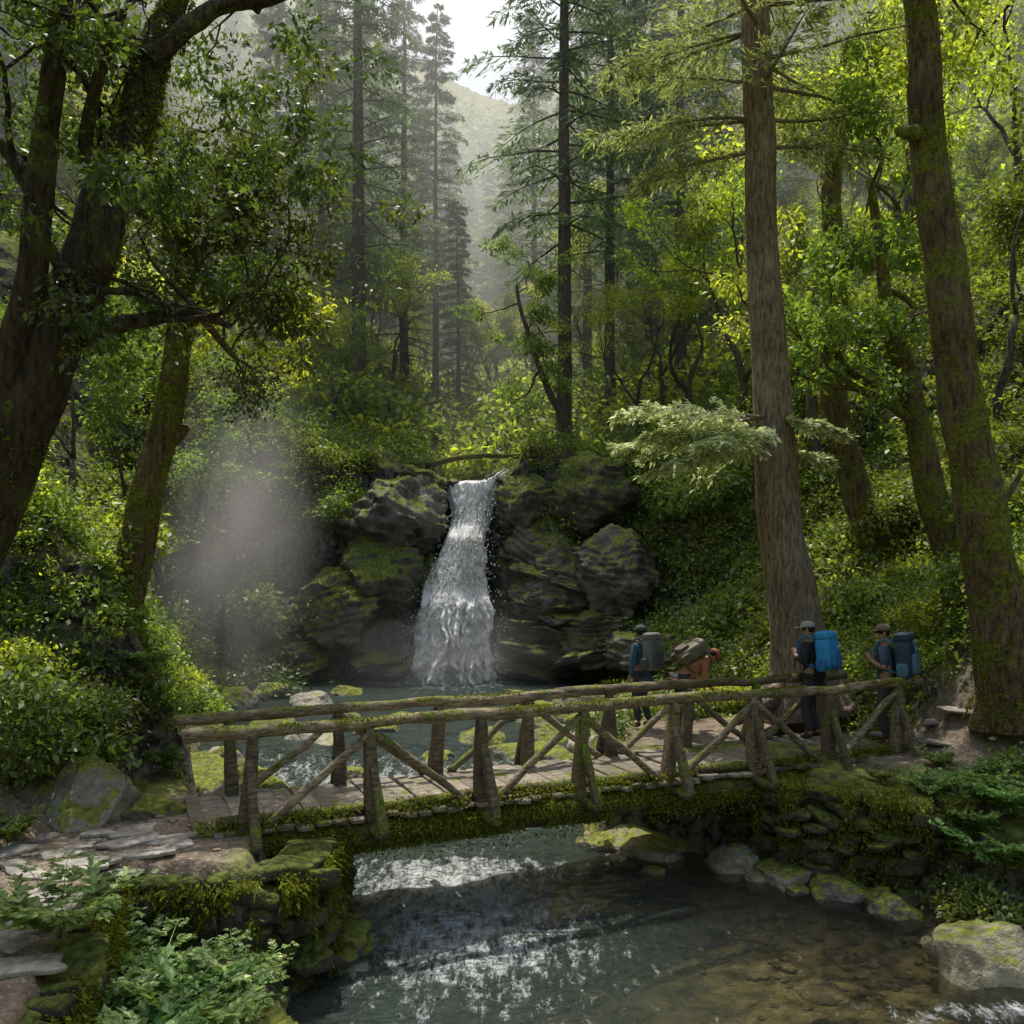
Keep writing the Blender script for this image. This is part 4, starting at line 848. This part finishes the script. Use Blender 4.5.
def person(label,loc,rz,bend=0,colors=None,arms='straps',hat='cap',knee=0.0,head_turn=0):
    root=thing('person',label,'person',loc,rz)
    J={}
    J['pel']=np.array([0,0,.95]); J['sp']=np.array([0,.0,1.12]); J['ch']=np.array([0,0,1.33]); J['nb']=np.array([0,0,1.46]); J['nk']=np.array([0,.01,1.52])
    J['hd']=np.array([0,.02,1.60]); J['ht']=np.array([0,.015,1.69])
    for s,n in ((-1,'l'),(1,'r')):
        J['sh'+n]=np.array([s*.165,0,1.41])
        if arms=='straps': J['el'+n]=np.array([s*.26,-.03,1.15]); J['wr'+n]=np.array([s*.15,.17,1.27]); hd=np.array([-s*.3,.3,.5])
        elif arms=='down': J['el'+n]=np.array([s*.23,-.02,1.13]); J['wr'+n]=np.array([s*.25,.06,.88]); hd=np.array([0,.15,-1])
        else: J['el'+n]=np.array([s*.2,.2,1.22]); J['wr'+n]=np.array([s*.16,.42,1.3]); hd=np.array([0,1,.3])
        J['hd'+n]=nrm(hd)
    c,s_=math.cos(bend),math.sin(bend)
    J0=J['pel'].copy()
    def rot(p): q=p-J0; return J0+np.array([q[0],q[1]*c+q[2]*s_,-q[1]*s_+q[2]*c])
    if bend:
        for k in list(J):
            if k in('hdl','hdr'): v=J[k]; J[k]=np.array([v[0],v[1]*c+v[2]*s_,-v[1]*s_+v[2]*c])
            elif k!='pel': J[k]=rot(J[k])
    for s,n in ((-1,'l'),(1,'r')):
        J['hp'+n]=np.array([s*.09,0,.9]); J['kn'+n]=np.array([s*.11,.05+knee*.1*(s>0)+.03,.5]); J['an'+n]=np.array([s*.12,-.03,.09]); J['to'+n]=np.array([s*.14,.13,.035])
    V=[];R=[];E=[];ix={}
    def av(k,r,par=None):
        V.append(J[k] if isinstance(k,str) else k); R.append(r); i=len(V)-1
        if isinstance(k,str): ix[k]=i
        if par is not None: E.append((ix[par] if isinstance(par,str) else par,i))
        return i
    av('pel',.115);av('sp',.11,'pel');av('ch',.125,'sp');av('nb',.07,'ch');av('nk',.05,'nb');av('hd',.082,'nk');av('ht',.075,'hd')
    for n in 'lr':
        av('sh'+n,.055,'ch');av('el'+n,.04,'sh'+n);av('wr'+n,.026,'el'+n)
        d=J['hd'+n]; pm=av(J['wr'+n]+d*.07,.03,'wr'+n); side=nrm(np.cross(d,[0.1,.2,1.]))
        for f,(o,l) in enumerate(((-.028,.07),(-.01,.08),(.01,.075),(.028,.06))):
            k1=av(J['wr'+n]+d*.10+side*o,.009,pm); k2=av(J['wr'+n]+d*(.10+l*.5)+side*o*1.1,.008,k1); av(J['wr'+n]+d*(.10+l*.85)+side*o*1.1+np.array([0,0,-.012]),.006,k2)
        th=av(J['wr'+n]+d*.05-side*.04,.011,'wr'+n); av(J['wr'+n]+d*.08-side*.06,.008,th)
        av('hp'+n,.085,'pel');av('kn'+n,.055,'hp'+n);av('an'+n,.036,'kn'+n);av('to'+n,.03,'an'+n)
    skin_obj('body',V,E,R,M['skin'],root)
    col=colors
    def sub(keys,rads,edges,nm,mat):
        vv=[J[k] for k in keys]; ee=[(keys.index(a),keys.index(b)) for a,b in edges]; skin_obj(nm,vv,ee,rads,mat,root)
    J['ehl']=J['ell']*.1+J['wrl']*.9; J['ehr']=J['elr']*.1+J['wrr']*.9; J['low']=J['pel']+[0,0,-.05]
    if col['sleeve']=='short':
        J['ehl']=J['shl']*.1+J['ell']*.9; J['ehr']=J['shr']*.1+J['elr']*.9
        keys=['pel','low','sp','ch','nb','shl','ehl','shr','ehr']; rad=[.14,.135,.135,.15,.075,.075,.058,.075,.058]
        ed=[('pel','low'),('pel','sp'),('sp','ch'),('ch','nb'),('ch','shl'),('shl','ehl'),('ch','shr'),('shr','ehr')]
    else:
        keys=['pel','low','sp','ch','nb','shl','ell','ehl','shr','elr','ehr']; rad=[.145,.14,.14,.155,.08,.08,.06,.042,.08,.06,.042]
        ed=[('pel','low'),('pel','sp'),('sp','ch'),('ch','nb'),('ch','shl'),('shl','ell'),('ell','ehl'),('ch','shr'),('shr','elr'),('elr','ehr')]
    sub(keys,rad,ed,'jacket',cloth('jacket',col['top']))
    J['cfl']=J['anl']+[0,0,.03];J['cfr']=J['anr']+[0,0,.03]
    sub(['pel','hpl','knl','cfl','hpr','knr','cfr'],[.125,.105,.075,.062,.105,.075,.062],[('pel','hpl'),('hpl','knl'),('knl','cfl'),('pel','hpr'),('hpr','knr'),('knr','cfr')],'trousers',cloth('trousers',col['leg']))
    for n in 'lr':
        J['hl']=J['an'+n]+[0,-.04,-.03]; J['tp']=J['an'+n]+[0,0,.03]
        sub(['an'+n,'hl','to'+n,'tp'],[.052,.045,.045,.05],[('an'+n,'hl'),('an'+n,'to'+n),('an'+n,'tp')],'boot',cloth('boot',(.05,.035,.025)))
    up=nrm(J['ht']-J['nk']); fw=np.array([0,c,-s_]); a_=head_turn; rt=np.array([1.,0,0])
    f2=fw*math.cos(a_)+rt*math.sin(a_); r2=np.cross(f2,up); hc=(J['hd']+J['ht'])/2
    Mx=np.stack([r2,f2,up],0)
    def blob(nm,off,sc,mat,p=2.0,n=5,cut=None,par=None):
        V_,Fc=rbox(n,p); V_=V_*sc
        if cut is not None: V_[:,2]=np.maximum(V_[:,2],cut)
        return link(nm,npmesh(nm,(V_+off)@Mx+hc,Fc,True),mat,par or root)
    blob('nose',np.array([0,.098,-.01]),np.array([.014,.02,.022]),M['skin'])
    for s in(-1,1):
        blob('ear',np.array([s*.083,0,-.005]),np.array([.01,.02,.03]),M['skin']); blob('eye',np.array([s*.032,.08,.012]),np.array([.013,.008,.008]),M['hair'])
    blob('mouth',np.array([0,.083,-.048]),np.array([.022,.008,.006]),cloth('lips',(.3,.12,.1)))
    blob('hair',np.array([0,-.02,.025]),np.array([.09,.09,.085]),M['hair'])
    hm=cloth('hat_fabric',col['hat'])
    ht=blob('hat',np.array([0,-.005,.05]),np.array([.1,.11,.09]),hm,2.2,7,cut=-.01)
    if hat=='cap': blob('hat_brim',np.array([0,.12,.045]),np.array([.075,.07,.008]),hm,3,par=ht)
    return root,J
def backpack(label,J,bend,rz,loc,c1,c2,h=.56,w=.32):
    root=thing('backpack',label,'backpack',loc,rz)
    c,s_=math.cos(bend),math.sin(bend); J0=J['pel']
    def rt(V): q=V-J0; return np.stack([V[:,0],J0[1]+q[:,1]*c+q[:,2]*s_,J0[2]-q[:,1]*s_+q[:,2]*c],1)
    m1=cloth('pack_fabric',c1,.6); m2=cloth('pack_trim',c2,.6)
    def bx(nm,o,sc,m,p=4.5,wr=.05):
        V_,Fc=rbox(9,p); V_=V_*sc; V_=V_*(1+wr*fbm(V_*9+sc[0]*40,3))[:,None]; link(nm,npmesh(nm,rt(V_+o),Fc,True),m,root)
    yb=-.15
    bx('main_bag',np.array([0,yb-.11,1.28]),np.array([w/2,.12,h/2]),m1)
    bx('top_lid',np.array([0,yb-.11,1.28+h/2+.02]),np.array([w/2*.95,.125,.07]),m1,3.5)
    bx('front_pocket',np.array([0,yb-.24,1.19]),np.array([w/2*.7,.05,h*.26]),m2,4)
    for s in(-1,1):
        bx('side_pocket',np.array([s*(w/2+.02),yb-.1,1.12]),np.array([.035,.08,.1]),m2,3.5)
        pts=np.array([[s*.1,yb-.0,1.5],[s*.115,-.02,1.575],[s*.115,.11,1.5],[s*.12,.17,1.35],[s*.14,.1,1.15],[s*.13,yb,1.08]])
        mb=MB(); q=smoothpath(pts,16); mb.tube(rt(q),np.full(16,.018),6); link('shoulder_strap',mb.mesh('shoulder_strap',True),m2,root)
        pts=np.array([[s*.06,yb-.245,1.52],[s*.06,yb-.29,1.3],[s*.06,yb-.28,1.05]]); mb=MB(); mb.tube(rt(pts),np.full(3,.008),5); link('compression_strap',mb.mesh('compression_strap',True),m2,root)
    V_=smoothpath(np.array([[-.03,yb-.02,1.6],[0,yb-.02,1.64],[.03,yb-.02,1.6]]),8); mb=MB(); mb.tube(rt(V_),np.full(8,.008),5); link('haul_loop',mb.mesh('haul_loop',True),m2,root)
    return root
def hiker(label,plabel,x,y,z,rz,bend,colors,arms,hat,c1,c2,h=.56,w=.32,ht=0):
    _,J=person(label,(x,y,z),rz,bend,colors,arms,hat,.5,ht)
    backpack(plabel,J,bend,rz,(x,y,z),c1,c2,h,w)
x,y=(643-512)/F*15.6,15.6
hiker('hiker in a dark teal jacket standing upright left of the bending hiker','grey backpack on the hiker in the dark teal jacket',x,y,Hs(x,y),.6,.06,dict(top=(.05,.10,.14),leg=(.05,.05,.06),hat=(.06,.07,.07),sleeve='long'),'down','beanie',(.14,.155,.145),(.07,.08,.08),ht=.3)
x,y=(680-512)/F*15.2,15.2
hiker('hiker bending far forward behind the handrail in an orange brown top','olive brown backpack on the bending hiker',x,y,Hs(x,y)-.02,-1.25,1.08,dict(top=(.4,.17,.09),leg=(.08,.08,.08),hat=(.3,.1,.07),sleeve='long'),'reach','beanie',(.17,.155,.11),(.12,.1,.07),.46,.32)
x,y=(813-512)/F*13.6,13.6
hiker('hiker in black with a grey cap in front of the big trunk','bright blue backpack on the hiker in black',x,y,.0,.75,.1,dict(top=(.025,.026,.03),leg=(.05,.05,.055),hat=(.35,.35,.32),sleeve='long'),'straps','cap',(.04,.30,.65),(.03,.17,.42),.5,.34,-.4)
x,y=(888-512)/F*13.0,13.0
hiker('hiker in a dark blue shirt and brown hat, the rightmost of the four','navy backpack on the rightmost hiker',x,y,.0,.95,.08,dict(top=(.05,.07,.12),leg=(.07,.07,.075),hat=(.2,.15,.1),sleeve='short'),'straps','cap',(.035,.055,.10),(.08,.17,.26),.56,.36,-.5)
# ---------------------------------------------------------------- mist and haze (real volumes)
def volmat(name,dens,aniso,color=(1,1,1),soft=False):
    m,nt,out=newmat(name); v=N(nt,'VolumeScatter'); v.inputs['Anisotropy'].default_value=aniso; v.inputs['Color'].default_value=(*color,1); v.inputs['Density'].default_value=dens
    if soft:
        tc=N(nt,'TexCoord'); ln=N(nt,'VectorMath',operation='LENGTH'); lk(nt,tc.outputs['Object'],ln.inputs[0])
        f=math_(nt,'POWER',mrange(nt,ln.outputs['Value'],0,.95,1,0),2.6); n_=noise(nt,tc.outputs['Object'],2.2,3,.6)
        lk(nt,math_(nt,'MULTIPLY',math_(nt,'MULTIPLY',f,mrange(nt,n_,.35,.65,.1,1.8)),dens),v.inputs['Density'])
    lk(nt,v.outputs[0],out.inputs['Volume']); return m
V_,Fc=cubesphere(0); hz=link('haze',npmesh('haze',V_,Fc),volmat('haze_volume',.0085,.6,(.94,.985,1.0)))
hz.location=(0,112,21); hz.scale=(150,85,27); tag(hz,'thin sunlit haze filling the forest behind the pool','haze',kind='structure')
V_,Fc=rbox(9,2)
for (px,py,Yd,sc,tilt,den,nm) in [(232,560,20.5,(2.7,2.6,6.4),.12,.62,'veil of spray shaped as a tall sunlit shaft left of the waterfall'),(440,665,24.2,(5.6,2.4,2.6),0,.6,'spray cloud at the foot of the waterfall')]:
    c=P(px,py,Yd); o=link('mist',npmesh('mist',V_,Fc,True),volmat('mist_volume',den,.3,(1,1,1),True),None,c); o.scale=sc; o.rotation_euler=(0,tilt,0); tag(o,nm,'mist',kind='structure')  # first body is tall and tilted, its shape standing in for a light shaft
# ---------------------------------------------------------------- light, world, camera
sd=Vector((-.08,.35,.90)).normalized(); el=math.asin(sd.z); az=math.atan2(sd.x,sd.y)
w=bpy.data.worlds.new('World'); scn.world=w; w.use_nodes=True; nt=w.node_tree
sk=nt.nodes.new('ShaderNodeTexSky'); sk.sky_type='NISHITA'; sk.sun_disc=False; sk.sun_elevation=el; sk.sun_rotation=az; sk.dust_density=5; sk.air_density=1.8
bg=nt.nodes['Background']; nt.links.new(sk.outputs[0],bg.inputs[0]); bg.inputs[1].default_value=.15
L=bpy.data.lights.new('sun','SUN'); L.energy=5; L.angle=math.radians(.5); L.color=(1,.95,.84)
so=bpy.data.objects.new('sun',L); COL.objects.link(so); so.rotation_euler=sd.to_track_quat('Z','Y').to_euler()
cam=bpy.data.cameras.new('camera'); co=bpy.data.objects.new('camera',cam); COL.objects.link(co); co.location=(0,0,CAMZ); co.rotation_euler=(math.radians(90),0,0)
cam.sensor_width=36; cam.lens=F/1024*36; cam.shift_y=48/1024; cam.clip_end=3000; cam.clip_start=.05; scn.camera=co
scn.view_settings.view_transform='Standard'; scn.view_settings.look='None'; scn.view_settings.exposure=0
print('done',time.time()-T0)
